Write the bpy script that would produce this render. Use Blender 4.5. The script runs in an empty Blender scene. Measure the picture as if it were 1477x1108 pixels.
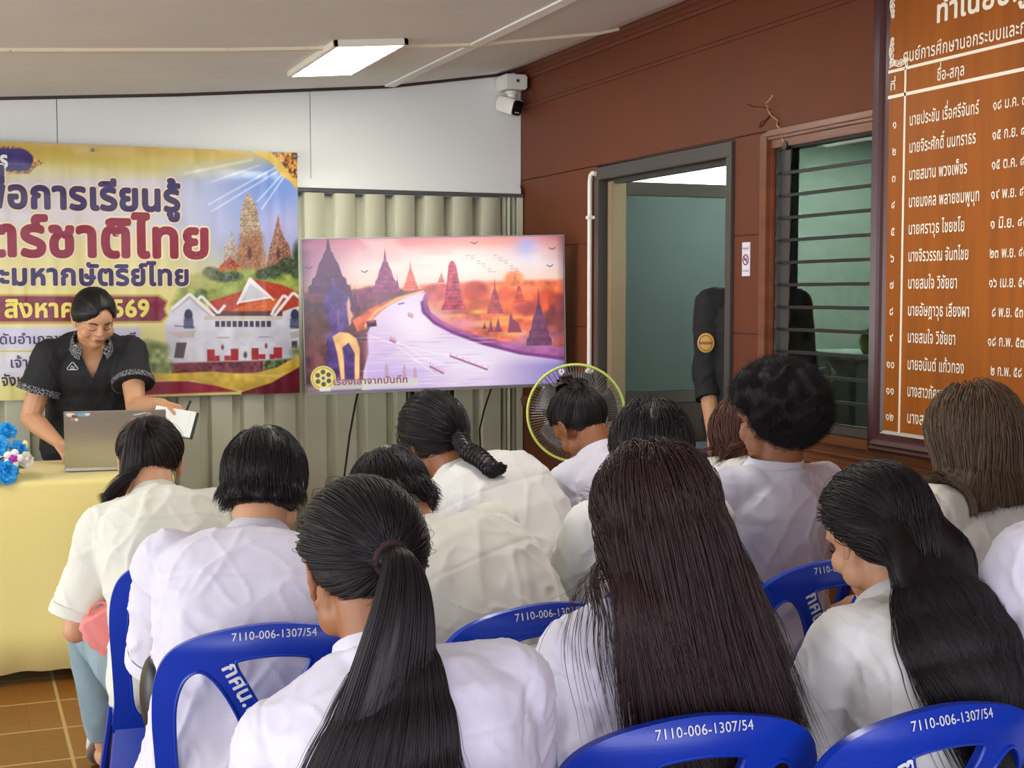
import bpy, bmesh, math, random
import numpy as np
from mathutils import Vector
from mathutils.geometry import tessellate_polygon

SC = bpy.context.scene
COL = SC.collection
R_ = math.radians

# ------------------------------------------------------------------ camera, world, exposure
cam_d = bpy.data.cameras.new('camera')
cam_d.sensor_width = 36.0
cam_d.lens = 2000.0 * 36.0 / 1477.0
cam_d.clip_start = 0.05
cam = bpy.data.objects.new('camera', cam_d)
cam.location = (0, 0, 1.45)
cam.rotation_euler = (R_(90 - 3.69), 0, R_(-21.75))
COL.objects.link(cam)
SC.camera = cam

SC.view_settings.view_transform = 'Standard'
SC.view_settings.look = 'None'
SC.view_settings.gamma = 1.0
SC.view_settings.use_curve_mapping = False
SC.view_settings.exposure = 0.24
SC.cycles.use_denoising = True
SC.cycles.max_bounces = 8
SC.cycles.transparent_max_bounces = 16

world = bpy.data.worlds.new('daylight')
SC.world = world
world.use_nodes = True
bgn = world.node_tree.nodes['Background']
bgn.inputs[0].default_value = (0.95, 0.97, 1.0, 1)
bgn.inputs[1].default_value = 1.5


def area_light(name, loc, target, sx, sy, power, color):
    l = bpy.data.lights.new(name, 'AREA')
    l.shape = 'RECTANGLE'; l.size = sx; l.size_y = sy
    l.energy = power; l.color = color
    o = bpy.data.objects.new(name, l)
    o.location = loc
    d = Vector(target) - Vector(loc)
    o.rotation_euler = d.to_track_quat('-Z', 'Y').to_euler()
    COL.objects.link(o)
    return o


area_light('office_cabinet_fill', (5.6, 4.2, 2.42), (5.2, 4.6, 0), 0.9, 0.4, 60, (0.95, 1.0, 0.97))  # unseen fill light, added to brighten the cabinet side of the office
# daylight through the open left side and the open front of the room behind the rows
area_light('daylight_from_left_side', (-4.3, 2.4, 1.05), (0.5, 2.8, 1.45), 7.5, 1.8, 150, (0.97, 0.98, 1.0))
area_light('daylight_from_open_front', (0.2, -2.3, 1.15), (0.9, 2.0, 1.25), 4.2, 1.9, 70, (0.80, 0.79, 1.0))
# ceiling panels farther back in the room, same make as the one in view
area_light('ceiling_panel_light', (1.5, 3.3, 2.36), (1.5, 3.3, 0), 0.3, 0.8, 13, (1.0, 0.97, 0.92))
area_light('ceiling_panel_light', (-0.4, 4.6, 2.22), (-0.4, 4.6, 0), 0.3, 0.8, 13, (1.0, 0.97, 0.92))
area_light('office_ceiling_light', (4.7, 6.7, 2.42), (4.7, 6.7, 0), 1.6, 0.8, 260, (0.93, 1.0, 0.96))


# ------------------------------------------------------------------ helpers: colours, materials
def lin(c):
    out = []
    for v in c[:3]:
        v = v / 255.0
        out.append(v / 12.92 if v <= 0.04045 else ((v + 0.055) / 1.055) ** 2.4)
    return tuple(out)


def lin_np(a):
    a = np.asarray(a, float) / 255.0
    return np.where(a <= 0.04045, a / 12.92, ((a + 0.055) / 1.055) ** 2.4)


def mat(name, rgb, rough=0.6, metal=0.0, spec=0.5, bump=0.0, bscale=60.0, vary=0.0, vscale=4.0, stretch=None,
        coat=0.0, sheen=0.0, emit=0.0, sss=0.0):
    m = bpy.data.materials.new(name)
    m.use_nodes = True
    nt = m.node_tree
    b = nt.nodes['Principled BSDF']
    c = lin(rgb)
    b.inputs['Base Color'].default_value = (*c, 1)
    b.inputs['Roughness'].default_value = rough
    b.inputs['Metallic'].default_value = metal
    b.inputs['Specular IOR Level'].default_value = spec
    b.inputs['Coat Weight'].default_value = coat
    b.inputs['Sheen Weight'].default_value = sheen
    if sss:
        b.inputs['Subsurface Weight'].default_value = sss
        b.inputs['Subsurface Radius'].default_value = (0.02, 0.008, 0.004)
        b.inputs['Subsurface Scale'].default_value = 0.5
    if emit:
        b.inputs['Emission Color'].default_value = (*c, 1)
        b.inputs['Emission Strength'].default_value = emit
    tc = None
    if bump or vary:
        tc = nt.nodes.new('ShaderNodeTexCoord')
        mp = nt.nodes.new('ShaderNodeMapping')
        if stretch:
            mp.inputs['Scale'].default_value = stretch
        nt.links.new(tc.outputs['Object'], mp.inputs['Vector'])
    if bump:
        n = nt.nodes.new('ShaderNodeTexNoise')
        n.inputs['Scale'].default_value = bscale
        n.inputs['Detail'].default_value = 4
        nt.links.new(mp.outputs[0], n.inputs['Vector'])
        bp = nt.nodes.new('ShaderNodeBump')
        bp.inputs['Strength'].default_value = bump
        bp.inputs['Distance'].default_value = 0.01
        nt.links.new(n.outputs['Fac'], bp.inputs['Height'])
        nt.links.new(bp.outputs[0], b.inputs['Normal'])
    if vary:
        n2 = nt.nodes.new('ShaderNodeTexNoise')
        n2.inputs['Scale'].default_value = vscale
        n2.inputs['Detail'].default_value = 5
        nt.links.new(mp.outputs[0], n2.inputs['Vector'])
        cr = nt.nodes.new('ShaderNodeValToRGB')
        cr.color_ramp.elements[0].position = 0.3
        cr.color_ramp.elements[1].position = 0.7
        cr.color_ramp.elements[0].color = (*[x * (1 - vary) for x in c], 1)
        cr.color_ramp.elements[1].color = (*[min(1, x * (1 + vary)) for x in c], 1)
        nt.links.new(n2.outputs['Fac'], cr.inputs['Fac'])
        nt.links.new(cr.outputs['Color'], b.inputs['Base Color'])
    return m


def attr_mat(name, emit=None, rough=0.4, spec=0.5):
    m = bpy.data.materials.new(name)
    m.use_nodes = True
    nt = m.node_tree
    b = nt.nodes['Principled BSDF']
    a = nt.nodes.new('ShaderNodeAttribute')
    a.attribute_name = 'paint'
    b.inputs['Roughness'].default_value = rough
    b.inputs['Specular IOR Level'].default_value = spec
    if emit:
        b.inputs['Base Color'].default_value = (0.01, 0.01, 0.01, 1)
        nt.links.new(a.outputs['Color'], b.inputs['Emission Color'])
        b.inputs['Emission Strength'].default_value = emit
    else:
        nt.links.new(a.outputs['Color'], b.inputs['Base Color'])
    return m


def glass_mat(name, tint, fres=0.12, rough=0.02):
    m = bpy.data.materials.new(name)
    m.use_nodes = True
    nt = m.node_tree
    nt.nodes.remove(nt.nodes['Principled BSDF'])
    out = nt.nodes['Material Output']
    t = nt.nodes.new('ShaderNodeBsdfTransparent')
    t.inputs[0].default_value = (*lin(tint), 1)
    g = nt.nodes.new('ShaderNodeBsdfGlossy')
    g.inputs['Roughness'].default_value = rough
    mx = nt.nodes.new('ShaderNodeMixShader')
    lw = nt.nodes.new('ShaderNodeLayerWeight')
    lw.inputs['Blend'].default_value = fres
    nt.links.new(lw.outputs['Fresnel'], mx.inputs[0])
    nt.links.new(t.outputs[0], mx.inputs[1])
    nt.links.new(g.outputs[0], mx.inputs[2])
    nt.links.new(mx.outputs[0], out.inputs['Surface'])
    return m


# ------------------------------------------------------------------ helpers: meshes and tags
def tag(o, label=None, cat=None, group=None, kind=None):
    if label: o['label'] = label
    if cat: o['category'] = cat
    if group: o['group'] = group
    if kind: o['kind'] = kind
    return o


def empty(name, loc, label, cat, group=None, rz=0.0):
    o = bpy.data.objects.new(name, None)
    o.empty_display_size = 0.1
    o.location = loc
    o.rotation_euler = (0, 0, rz)
    COL.objects.link(o)
    return tag(o, label, cat, group)


def link_mesh(name, me, m, parent=None, smooth=None):
    if m is not None:
        me.materials.append(m)
    if smooth is not None and len(me.polygons):
        me.shade_smooth()
        if smooth < 179:
            me.set_sharp_from_angle(angle=R_(smooth))
    o = bpy.data.objects.new(name, me)
    COL.objects.link(o)
    if parent is not None:
        o.parent = parent
    return o


class MB:
    def __init__(s):
        s.v = []; s.f = []

    def add(s, vs, fs):
        n = len(s.v)
        s.v += [tuple(map(float, p)) for p in vs]
        s.f += [tuple(i + n for i in f) for f in fs]
        return s

    def box(s, x0, x1, y0, y1, z0, z1):
        return s.add([(x0, y0, z0), (x1, y0, z0), (x1, y1, z0), (x0, y1, z0), (x0, y0, z1), (x1, y0, z1), (x1, y1, z1), (x0, y1, z1)],
                     [(0, 3, 2, 1), (4, 5, 6, 7), (0, 1, 5, 4), (1, 2, 6, 5), (2, 3, 7, 6), (3, 0, 4, 7)])

    def hexa(s, p):  # 8 points: bottom quad then top quad
        return s.add(p, [(0, 3, 2, 1), (4, 5, 6, 7), (0, 1, 5, 4), (1, 2, 6, 5), (2, 3, 7, 6), (3, 0, 4, 7)])

    def rings(s, rr, cap=True, closed=False):
        n = len(rr[0]); vs = [p for r in rr for p in r]; fs = []
        m = len(rr)
        for i in range(m if closed else m - 1):
            a = i * n; b = ((i + 1) % m) * n
            for j in range(n):
                k = (j + 1) % n
                fs.append((a + j, a + k, b + k, b + j))
        if cap and not closed:
            fs.append(tuple(range(n))[::-1])
            fs.append(tuple((m - 1) * n + j for j in range(n)))
        return s.add(vs, fs)

    def tube(s, pts, r, n=8, cap=True):
        pts = [np.array(p, float) for p in pts]
        rs = r if hasattr(r, '__len__') else [r] * len(pts)
        rr = []; u = None
        for i, p in enumerate(pts):
            t = pts[min(i + 1, len(pts) - 1)] - pts[max(i - 1, 0)]
            t = t / (np.linalg.norm(t) + 1e-12)
            if u is None:
                a = np.array([0, 0, 1.0]) if abs(t[2]) < 0.9 else np.array([1.0, 0, 0])
                u = np.cross(a, t)
            u = u - t * (u @ t); u /= np.linalg.norm(u) + 1e-12
            w = np.cross(t, u)
            rr.append([p + rs[i] * (math.cos(2 * math.pi * j / n) * u + math.sin(2 * math.pi * j / n) * w) for j in range(n)])
        return s.rings(rr, cap)

    def lathe(s, prof, c=(0, 0, 0), n=24, axis='z', cap=True):
        rr = []
        for r, h in prof:
            ring = []
            for j in range(n):
                a = 2 * math.pi * j / n
                q = (r * math.cos(a), r * math.sin(a), h)
                if axis == 'x': q = (q[2], q[0], q[1])
                if axis == 'y': q = (q[1], q[2], q[0])
                ring.append((q[0] + c[0], q[1] + c[1], q[2] + c[2]))
            rr.append(ring)
        return s.rings(rr, cap)

    def ell(s, c, r, n=16, m=10, rot=None):
        rr = []
        for i in range(1, m):
            t = math.pi * i / m
            ring = []
            for j in range(n):
                a = 2 * math.pi * j / n
                q = np.array([r[0] * math.sin(t) * math.cos(a), r[1] * math.sin(t) * math.sin(a), -r[2] * math.cos(t)])
                if rot is not None: q = rot @ q
                ring.append(q + np.array(c))
            rr.append(ring)
        top = np.array([0, 0, r[2]]); bot = -top
        if rot is not None: top = rot @ top; bot = rot @ bot
        n0 = len(s.v)
        s.rings(rr, cap=False)
        s.v += [tuple(bot + np.array(c)), tuple(top + np.array(c))]
        b = len(s.v) - 2; t_ = len(s.v) - 1
        for j in range(n):
            k = (j + 1) % n
            s.f.append((b, n0 + k, n0 + j))
            l = n0 + (m - 2) * n
            s.f.append((t_, l + j, l + k))
        return s

    def cone(s, p0, r0, p1, r1, n=12):
        p0 = np.array(p0, float); p1 = np.array(p1, float)
        t = p1 - p0; L = np.linalg.norm(t) + 1e-9; t = t / L
        a = np.array([0, 0, 1.0]) if abs(t[2]) < 0.9 else np.array([1.0, 0, 0])
        u = np.cross(a, t); u /= np.linalg.norm(u); w = np.cross(t, u)
        rr = []
        prof = [(-math.sin(q) * r0, math.cos(q) * r0) for q in (1.35, 0.9, 0.45, 0)]
        prof += [(L + math.sin(q) * r1, math.cos(q) * r1) for q in (0, 0.45, 0.9, 1.35)]
        for h, r in prof:
            rr.append([p0 + t * h + r * (math.cos(2 * math.pi * j / n) * u + math.sin(2 * math.pi * j / n) * w) for j in range(n)])
        return s.rings(rr)

    def mesh(s, name='m'):
        me = bpy.data.meshes.new(name)
        me.from_pydata(s.v, [], s.f)
        me.update()
        return me

    def build(s, name, m, parent=None, smooth=None, bevel=0.0, recalc=True):
        me = s.mesh(name)
        if bevel or recalc:
            bm = bmesh.new(); bm.from_mesh(me)
            if recalc:
                bmesh.ops.recalc_face_normals(bm, faces=bm.faces)
            if bevel:
                es = [e for e in bm.edges if len(e.link_faces) == 2 and e.calc_face_angle() > 0.5]
                bmesh.ops.bevel(bm, geom=es, offset=bevel, segments=2, affect='EDGES', clamp_overlap=True)
            bm.to_mesh(me); bm.free()
        return link_mesh(name, me, m, parent, smooth)


def remesh(mb, voxel, iters=2):
    """union of the closed shapes in mb as one smooth skin"""
    me = mb.mesh('tmp')
    o = bpy.data.objects.new('tmp', me); COL.objects.link(o)
    md = o.modifiers.new('r', 'REMESH'); md.mode = 'VOXEL'; md.voxel_size = voxel
    if iters:
        sm = o.modifiers.new('s', 'SMOOTH'); sm.factor = 0.5; sm.iterations = iters
    dg = bpy.context.evaluated_depsgraph_get()
    me2 = bpy.data.meshes.new_from_object(o.evaluated_get(dg))
    bpy.data.objects.remove(o); bpy.data.meshes.remove(me)
    return me2


def get_v(me):
    a = np.empty(len(me.vertices) * 3, np.float32); me.vertices.foreach_get('co', a)
    return a.reshape(-1, 3).astype(float)


def set_v(me, v):
    me.vertices.foreach_set('co', np.asarray(v, np.float32).ravel()); me.update()


def get_n(me):
    a = np.empty(len(me.vertices) * 3, np.float32); me.vertices.foreach_get('normal', a)
    return a.reshape(-1, 3).astype(float)


def set_paint(me, rgb_lin):
    at = me.color_attributes.new('paint', 'FLOAT_COLOR', 'POINT')
    a = np.ones((len(me.vertices), 4), np.float32); a[:, :3] = rgb_lin
    at.data.foreach_set('color', a.ravel())


def _hash(i, j, k, seed):
    h = (i * 374761393 + j * 668265263 + k * 2147483647 + seed * 974634777) & 0xFFFFFFFF
    h = ((h ^ (h >> 13)) * 1274126177) & 0xFFFFFFFF
    return ((h ^ (h >> 16)) & 0xFFFF) / 32767.5 - 1.0


def vnoise(P, seed=0):
    """smooth value noise in -1..1 for an (N,3) array"""
    P = np.asarray(P, float)
    i = np.floor(P).astype(np.int64); f = P - i
    f = f * f * f * (f * (f * 6 - 15) + 10)
    out = 0
    for a in (0, 1):
        for b in (0, 1):
            for c in (0, 1):
                w = (f[:, 0] if a else 1 - f[:, 0]) * (f[:, 1] if b else 1 - f[:, 1]) * (f[:, 2] if c else 1 - f[:, 2])
                out = out + w * _hash(i[:, 0] + a, i[:, 1] + b, i[:, 2] + c, seed)
    return out


# ------------------------------------------------------------------ lettering: Thai and Latin glyph outlines filled one by one
_GL = {}


def _splines(body):
    c = bpy.data.curves.new('t', 'FONT'); c.body = body; c.size = 1.0; c.resolution_u = 4
    o = bpy.data.objects.new('t', c); COL.objects.link(o)
    dg = bpy.context.evaluated_depsgraph_get()
    cu = o.evaluated_get(dg).to_curve(dg)
    res = []
    for sp in cu.splines:
        bp = sp.bezier_points; n = len(bp); poly = []
        for i in range(n):
            a = bp[i]; b = bp[(i + 1) % n]
            p0, p1, p2, p3 = a.co, a.handle_right, b.handle_left, b.co
            straight = (p1 - p0).cross(p3 - p0).length < 1e-5 and (p2 - p0).cross(p3 - p0).length < 1e-5
            k = 1 if straight else 4
            for q in range(k):
                t = q / k
                p = p0 * (1 - t) ** 3 + p1 * 3 * t * (1 - t) ** 2 + p2 * 3 * t * t * (1 - t) + p3 * t ** 3
                if not poly or (abs(p.x - poly[-1][0]) + abs(p.y - poly[-1][1])) > 1e-5:
                    poly.append((p.x, p.y))
        if len(poly) > 2: res.append(np.array(poly))
    bpy.data.objects.remove(o); bpy.data.curves.remove(c)
    return res


def glyph(ch):
    if ch not in _GL:
        base = _splines('|')
        x0 = min(p[:, 0].min() for p in base)
        if ch == ' ':
            s2 = _splines('|' + ' |'); n = len(base)
            adv = max(p[:, 0].min() for p in s2) - x0 - (_adv_bar())
            _GL[ch] = ([], adv)
        else:
            s2 = _splines(ch + '|')
            bar = s2[-1]
            adv = bar[:, 0].min() - x0
            _GL[ch] = (s2[:-1], adv)
    return _GL[ch]


def _adv_bar():
    s = _splines('||')
    return s[1][:, 0].min() - s[0][:, 0].min()


UPV = set('\u0e31\u0e34\u0e35\u0e36\u0e37\u0e33\u0e4d')
TONE = set('\u0e48\u0e49\u0e4a\u0e4b\u0e4c')


def sarea(p):
    x, y = p[:, 0], p[:, 1]
    return 0.5 * np.sum(x * np.roll(y, -1) - np.roll(x, -1) * y)


def inside(pt, poly):
    x, y = pt; c = False; n = len(poly); j = n - 1
    for i in range(n):
        if (poly[i][1] > y) != (poly[j][1] > y) and x < (poly[j][0] - poly[i][0]) * (y - poly[i][1]) / (poly[j][1] - poly[i][1]) + poly[i][0]:
            c = not c
        j = i
    return c


def text2d(body, size=1.0, squeeze=1.0, bold=0.0, align='L'):
    """(verts, faces, width) of flat lettering, baseline at y=0; the third number of a vertex is its layer"""
    V = []; Fc = []; x = 0.0; prev_up = False; lay = 0
    for ch in body:
        polys, adv = glyph(ch)
        dy = 0.0
        if ch in TONE and prev_up: dy = 0.20
        if ch in UPV: prev_up = True
        elif ch not in TONE: prev_up = False
        if polys:
            ar = [sarea(p) for p in polys]
            big = ar[int(np.argmax(np.abs(ar)))]
            sg = 1 if big > 0 else -1
            outers = [p for p, a in zip(polys, ar) if a * sg > 0]
            holes = [p for p, a in zip(polys, ar) if a * sg <= 0]
            for o in outers:
                hs = [h for h in holes if inside(h[0], o) and inside(h[len(h) // 2], o)]
                loops = [o] + hs
                tri = tessellate_polygon([[Vector((a, b, 0)) for a, b in q] for q in loops])
                pts = [(a, b) for q in loops for a, b in q]
                # heavier strokes: the outline repeated round a small circle
                sh = [(0, 0)] if not bold else [(bold * math.cos(2 * math.pi * q / 10), bold * math.sin(2 * math.pi * q / 10)) for q in range(10)]
                for ox, oy in sh:
                    n0 = len(V); lay += 1
                    V += [((a + x + ox) * size * squeeze, (b + dy + oy) * size, lay % 29) for a, b in pts]
                    Fc += [tuple(n0 + i for i in t) for t in tri]
        x += adv + (.030 if bold and adv > 0.05 else 0)
    w = x * size * squeeze
    off = {'L': 0, 'C': -w / 2, 'R': -w}[align]
    return [(a + off, b, l) for a, b, l in V], Fc, w


def text_mesh(mb, body, fn, **kw):
    """add lettering to mb; fn maps a flat (u,v) point to 3D"""
    v, f, w = text2d(body, **kw)
    out = []
    for a, b, l in v:
        p = np.array(fn(a, b), float)
        n = np.cross(np.array(fn(a + 1e-3, b)) - p, np.array(fn(a, b + 1e-3)) - p)
        out.append(p + n / (np.linalg.norm(n) + 1e-12) * l * 1.2e-5)     # hair-thin paint layers, never exactly coplanar
    mb.add(out, f)
    return w

# ------------------------------------------------------------------ materials
M = {}
M['wall_white'] = mat('painted_panel_white', (222, 226, 222), 0.55, bump=0.05, bscale=30)
M['ceiling'] = mat('ceiling_board', (232, 232, 226), 0.8, bump=0.06, bscale=40, vary=0.04, vscale=2)
M['batten'] = mat('cream_batten', (226, 216, 190), 0.6)
M['brown'] = mat('brown_painted_board', (101, 52, 28), 0.55, spec=0.3, bump=0.10, bscale=140, vary=0.05, vscale=3)
M['brown_wood'] = mat('brown_varnished_wood', (112, 62, 34), 0.30, bump=0.08, bscale=18, vary=0.18, vscale=5, stretch=(1, 0.3, 6))
M['groove'] = mat('dark_groove', (74, 42, 30), 0.7)
M['alu'] = mat('dark_aluminium', (74, 71, 66), 0.45, metal=0.3)
M['alu_tan'] = mat('bronze_aluminium', (150, 132, 104), 0.4, metal=0.3)
M['black'] = mat('black_plastic', (22, 23, 26), 0.4)
M['black_metal'] = mat('black_metal', (24, 25, 30), 0.35, metal=0.4)
M['white_pl'] = mat('white_plastic', (226, 224, 214), 0.4)
M['cream_pl'] = mat('cream_pvc', (196, 197, 174), 0.38, bump=0.02, bscale=60)
M['paper'] = mat('white_paper', (232, 238, 234), 0.7)
M['track'] = mat('steel_track', (120, 122, 124), 0.25, metal=0.8)
M['skirt'] = mat('dark_skirting', (52, 34, 28), 0.5)
M['grey_cab'] = mat('grey_cabinet', (196, 202, 198), 0.5)
M['office_wall'] = mat('office_wall', (214, 222, 214), 0.8)
M['office_floor'] = mat('office_floor', (120, 106, 90), 0.5)
M['glass_louvre'] = glass_mat('louvre_glass', (116, 124, 119), 0.11, 0.03)
M['glass_door'] = glass_mat('tinted_glass', (104, 110, 110), 0.08, 0.08)


def floor_mat():
    m = bpy.data.materials.new('brown_floor_tile'); m.use_nodes = True
    nt = m.node_tree; b = nt.nodes['Principled BSDF']
    tc = nt.nodes.new('ShaderNodeTexCoord')
    mp = nt.nodes.new('ShaderNodeMapping'); mp.inputs['Location'].default_value = (-0.30, -4.80, 0)
    nt.links.new(tc.outputs['Object'], mp.inputs[0])

    def brick(size, mortar):
        t = nt.nodes.new('ShaderNodeTexBrick')
        t.offset = 0.0; t.squash = 1.0
        t.inputs['Scale'].default_value = 1.0
        t.inputs['Brick Width'].default_value = size; t.inputs['Row Height'].default_value = size
        t.inputs['Mortar Size'].default_value = mortar; t.inputs['Mortar Smooth'].default_value = 0.1
        t.inputs['Color1'].default_value = (*lin((140, 88, 28)), 1); t.inputs['Color2'].default_value = (*lin((122, 72, 20)), 1)
        t.inputs['Mortar'].default_value = (*lin((170, 142, 90)), 1)
        nt.links.new(mp.outputs[0], t.inputs['Vector'])
        return t
    big = brick(0.333, 0.006); small = brick(0.111, 0.003)
    n = nt.nodes.new('ShaderNodeTexNoise'); n.inputs['Scale'].default_value = 9; n.inputs['Detail'].default_value = 6
    nt.links.new(tc.outputs['Object'], n.inputs['Vector'])
    mul = nt.nodes.new('ShaderNodeMix'); mul.data_type = 'RGBA'; mul.blend_type = 'MULTIPLY'; mul.inputs[0].default_value = 0.35
    nt.links.new(big.outputs['Color'], mul.inputs[6]); nt.links.new(n.outputs['Color'], mul.inputs[7])
    dk = nt.nodes.new('ShaderNodeMix'); dk.data_type = 'RGBA'; dk.blend_type = 'MULTIPLY'
    dk.inputs[7].default_value = (0.72, 0.68, 0.62, 1)
    ml = nt.nodes.new('ShaderNodeMath'); ml.operation = 'MULTIPLY'; ml.inputs[1].default_value = 0.6
    nt.links.new(small.outputs['Fac'], ml.inputs[0]); nt.links.new(ml.outputs[0], dk.inputs[0])
    nt.links.new(mul.outputs[2], dk.inputs[6])
    mo = nt.nodes.new('ShaderNodeMix'); mo.data_type = 'RGBA'
    mo.inputs[7].default_value = (*lin((170, 142, 90)), 1)
    nt.links.new(big.outputs['Fac'], mo.inputs[0]); nt.links.new(dk.outputs[2], mo.inputs[6])
    nt.links.new(mo.outputs[2], b.inputs['Base Color'])
    b.inputs['Roughness'].default_value = 0.28; b.inputs['Specular IOR Level'].default_value = 0.35
    bp = nt.nodes.new('ShaderNodeBump'); bp.inputs['Strength'].default_value = 0.3; bp.inputs['Distance'].default_value = 0.004; bp.invert = True
    nt.links.new(small.outputs['Fac'], bp.inputs['Height']); nt.links.new(bp.outputs[0], b.inputs['Normal'])
    return m


M['floor'] = floor_mat()

# ------------------------------------------------------------------ the room shell
WX = 2.70      # face of the brown side wall
WY = 6.64      # face of the far wall


def struct(o):
    o['kind'] = 'structure'
    return o


struct(MB().box(-4.5, WX + 0.06, -2.5, WY + 0.2, -0.1, 0).build('floor', M['floor']))

CP = [(-4.5, 2.00), (0.196, 2.327), (0.976, 2.384), (1.532, 2.434), (1.996, 2.477), (2.559, 2.565), (2.70, 2.603), (2.78, 2.62)]
mb = MB()
for (xa, za), (xb, zb) in zip(CP[:-1], CP[1:]):
    mb.hexa([(xa, -2.5, za), (xb, -2.5, zb), (xb, WY + 0.2, zb), (xa, WY + 0.2, za),
             (xa, -2.5, za + 0.05), (xb, -2.5, zb + 0.05), (xb, WY + 0.2, zb + 0.05), (xa, WY + 0.2, za + 0.05)])
ceil_o = struct(mb.build('ceiling', M['ceiling'], smooth=30))


def ceil_z(x):
    return float(np.interp(x, [p[0] for p in CP], [p[1] for p in CP]))


# cover battens over the ceiling joints
mb = MB()
xs = [-3.0, -1.0, 0.196, 0.976, 1.532, 1.996, 2.3, 2.559, 2.69]
for a, b in zip(xs[:-1], xs[1:]):
    ya = 5.33 + 0.045 * (a - 0.16); yb = 5.33 + 0.045 * (b - 0.16)
    za, zb = ceil_z(a), ceil_z(b)
    mb.hexa([(a, ya - .018, za - .012), (b, yb - .018, zb - .012), (b, yb + .018, zb - .012), (a, ya + .018, za - .012),
             (a, ya - .018, za + .01), (b, yb - .018, zb + .01), (b, yb + .018, zb + .01), (a, ya + .018, za + .01)])
tag(mb.build('trim_1', M['batten'], bevel=0.003), kind='structure')
struct(MB().box(1.972, 2.020, -1.5, WY, 2.468, 2.490).build('trim_2', M['ceiling']))

# far wall: white boards above, panels with shadow joints
mb = MB()
seams = [-3.2, -1.9, -0.73, 0.436, 1.601, WX]
for a, b in zip(seams[:-1], seams[1:]):
    mb.box(a + 0.0015, b - 0.0015, WY, WY + 0.012, 1.93, 2.68)
wb = struct(mb.build('wall_back', M['wall_white'], bevel=0.0015))
struct(MB().box(-3.2, WX + 0.05, WY + 0.01, WY + 0.12, 0, 2.70).build('wall_back', M['groove']))
struct(MB().box(-3.2, WX, WY - 0.004, WY, 2.0, 2.006).build('trim_3', M['groove']))
mb = MB()   # dark cornice strip under the ceiling
for (xa, za), (xb, zb) in zip(CP[:-2], CP[1:-1]):
    xa = max(xa, -3.2)
    mb.hexa([(xa, WY - .012, za - .014), (xb, WY - .012, zb - .014), (xb, WY + .01, zb - .014), (xa, WY + .01, za - .014),
             (xa, WY - .012, za + .004), (xb, WY - .012, zb + .004), (xb, WY + .01, zb + .004), (xa, WY + .01, za + .004)])
struct(mb.build('trim_4', M['skirt']))

# folding partition below the boards
pd = empty('folding_partition', (0, WY - 0.05, 0), 'cream folding PVC partition door hanging from a track behind the television', 'partition')
mb = MB()
x = -3.0; prof = []
while x < 2.60:
    prof += [(x, 0.0), (x + 0.092, 0.004), (x + 0.100, 0.040), (x + 0.142, 0.046), (x + 0.150, 0.004)]
    x += 0.152
zz = [0.03, 0.6, 1.2, 1.94]
n0 = 0
vs = [(px, py, z) for z in zz for px, py in prof]
k = len(prof); fs = []
for r in range(len(zz) - 1):
    for j in range(k - 1):
        fs.append((r * k + j, r * k + j + 1, (r + 1) * k + j + 1, (r + 1) * k + j))
o = MB().add(vs, fs).build('pleated_curtain', M['cream_pl'], pd, smooth=25)
sd = o.modifiers.new('thickness', 'SOLIDIFY'); sd.thickness = 0.004
mb = MB()
for a, b, d in ((2.585, 2.605, .03), (2.612, 2.628, .035), (2.635, 2.655, .028), (2.662, 2.695, .04)):
    mb.box(a, b, 0.05 - d, 0.05, 0.02, 1.95)
mb.build('closing_post', M['cream_pl'], pd, bevel=0.003)
MB().box(-3.0, 2.69, 0.0, 0.05, 1.945, 1.962).build('track', M['track'], pd)
mb = MB().box(-3.2, 2.675, -0.012, 0.05, 1.962, 1.982)
mb.box(-3.2, 2.675, -0.004, 0.05, 1.982, 1.998).box(-3.2, 2.675, 0.004, 0.05, 1.998, 2.008)
mb.build('pelmet', M['wall_white'], pd, bevel=0.002)

# ------------------------------------------------------------------ brown side wall, built around the doorway and the louvred window
T = 0.05   # depth of the boards
DY0, DY1, DZ = 4.53, 5.73, 2.02          # doorway
NY0, NY1, NZ0, NZ1 = 2.70, 4.25, 0.985, 1.965   # window opening
mb = MB()
X0, X1 = WX, WX + 0.08


def wall_piece(y0, y1, z0, z1):
    mb.box(X0, X1, y0 + .0015, y1 - .0015, z0 + .0015, z1 - .0015)


wall_piece(-2.5, WY + .1, DZ + 0.012, 2.66)
for z0, z1 in ((0, .9), (.9, 1.30), (1.30, 1.685), (1.685, DZ + .012)):
    wall_piece(DY1, WY + .1, z0, z1)
for z0, z1 in ((0, .9), (.9, 1.305), (1.305, 1.667), (1.667, DZ + .012)):
    wall_piece(NY1, DY0, z0, z1)
wall_piece(NY0, NY1, NZ1, DZ + .012)
wall_piece(NY0, NY1, 0, NZ0)
wall_piece(-2.5, NY0, 0, DZ + .012)
struct(mb.build('wall_right', M['brown'], bevel=0.002))
mb = MB()
for y0, y1, z0, z1 in ((-2.5, WY + .1, DZ + .01, 2.64), (DY1 + .002, WY + .1, 0, DZ + .02), (NY1 + .002, DY0 - .002, 0, DZ + .02), (-2.5, NY0 - .002, 0, DZ + .02), (NY0 - .01, NY1 + .01, NZ1 + .002, DZ + .02), (NY0 - .01, NY1 + .01, 0, NZ0 - .002)):
    mb.box(WX + .006, WX + .074, y0, y1, z0, z1)
struct(mb.build('wall_right', M['groove']))

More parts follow.
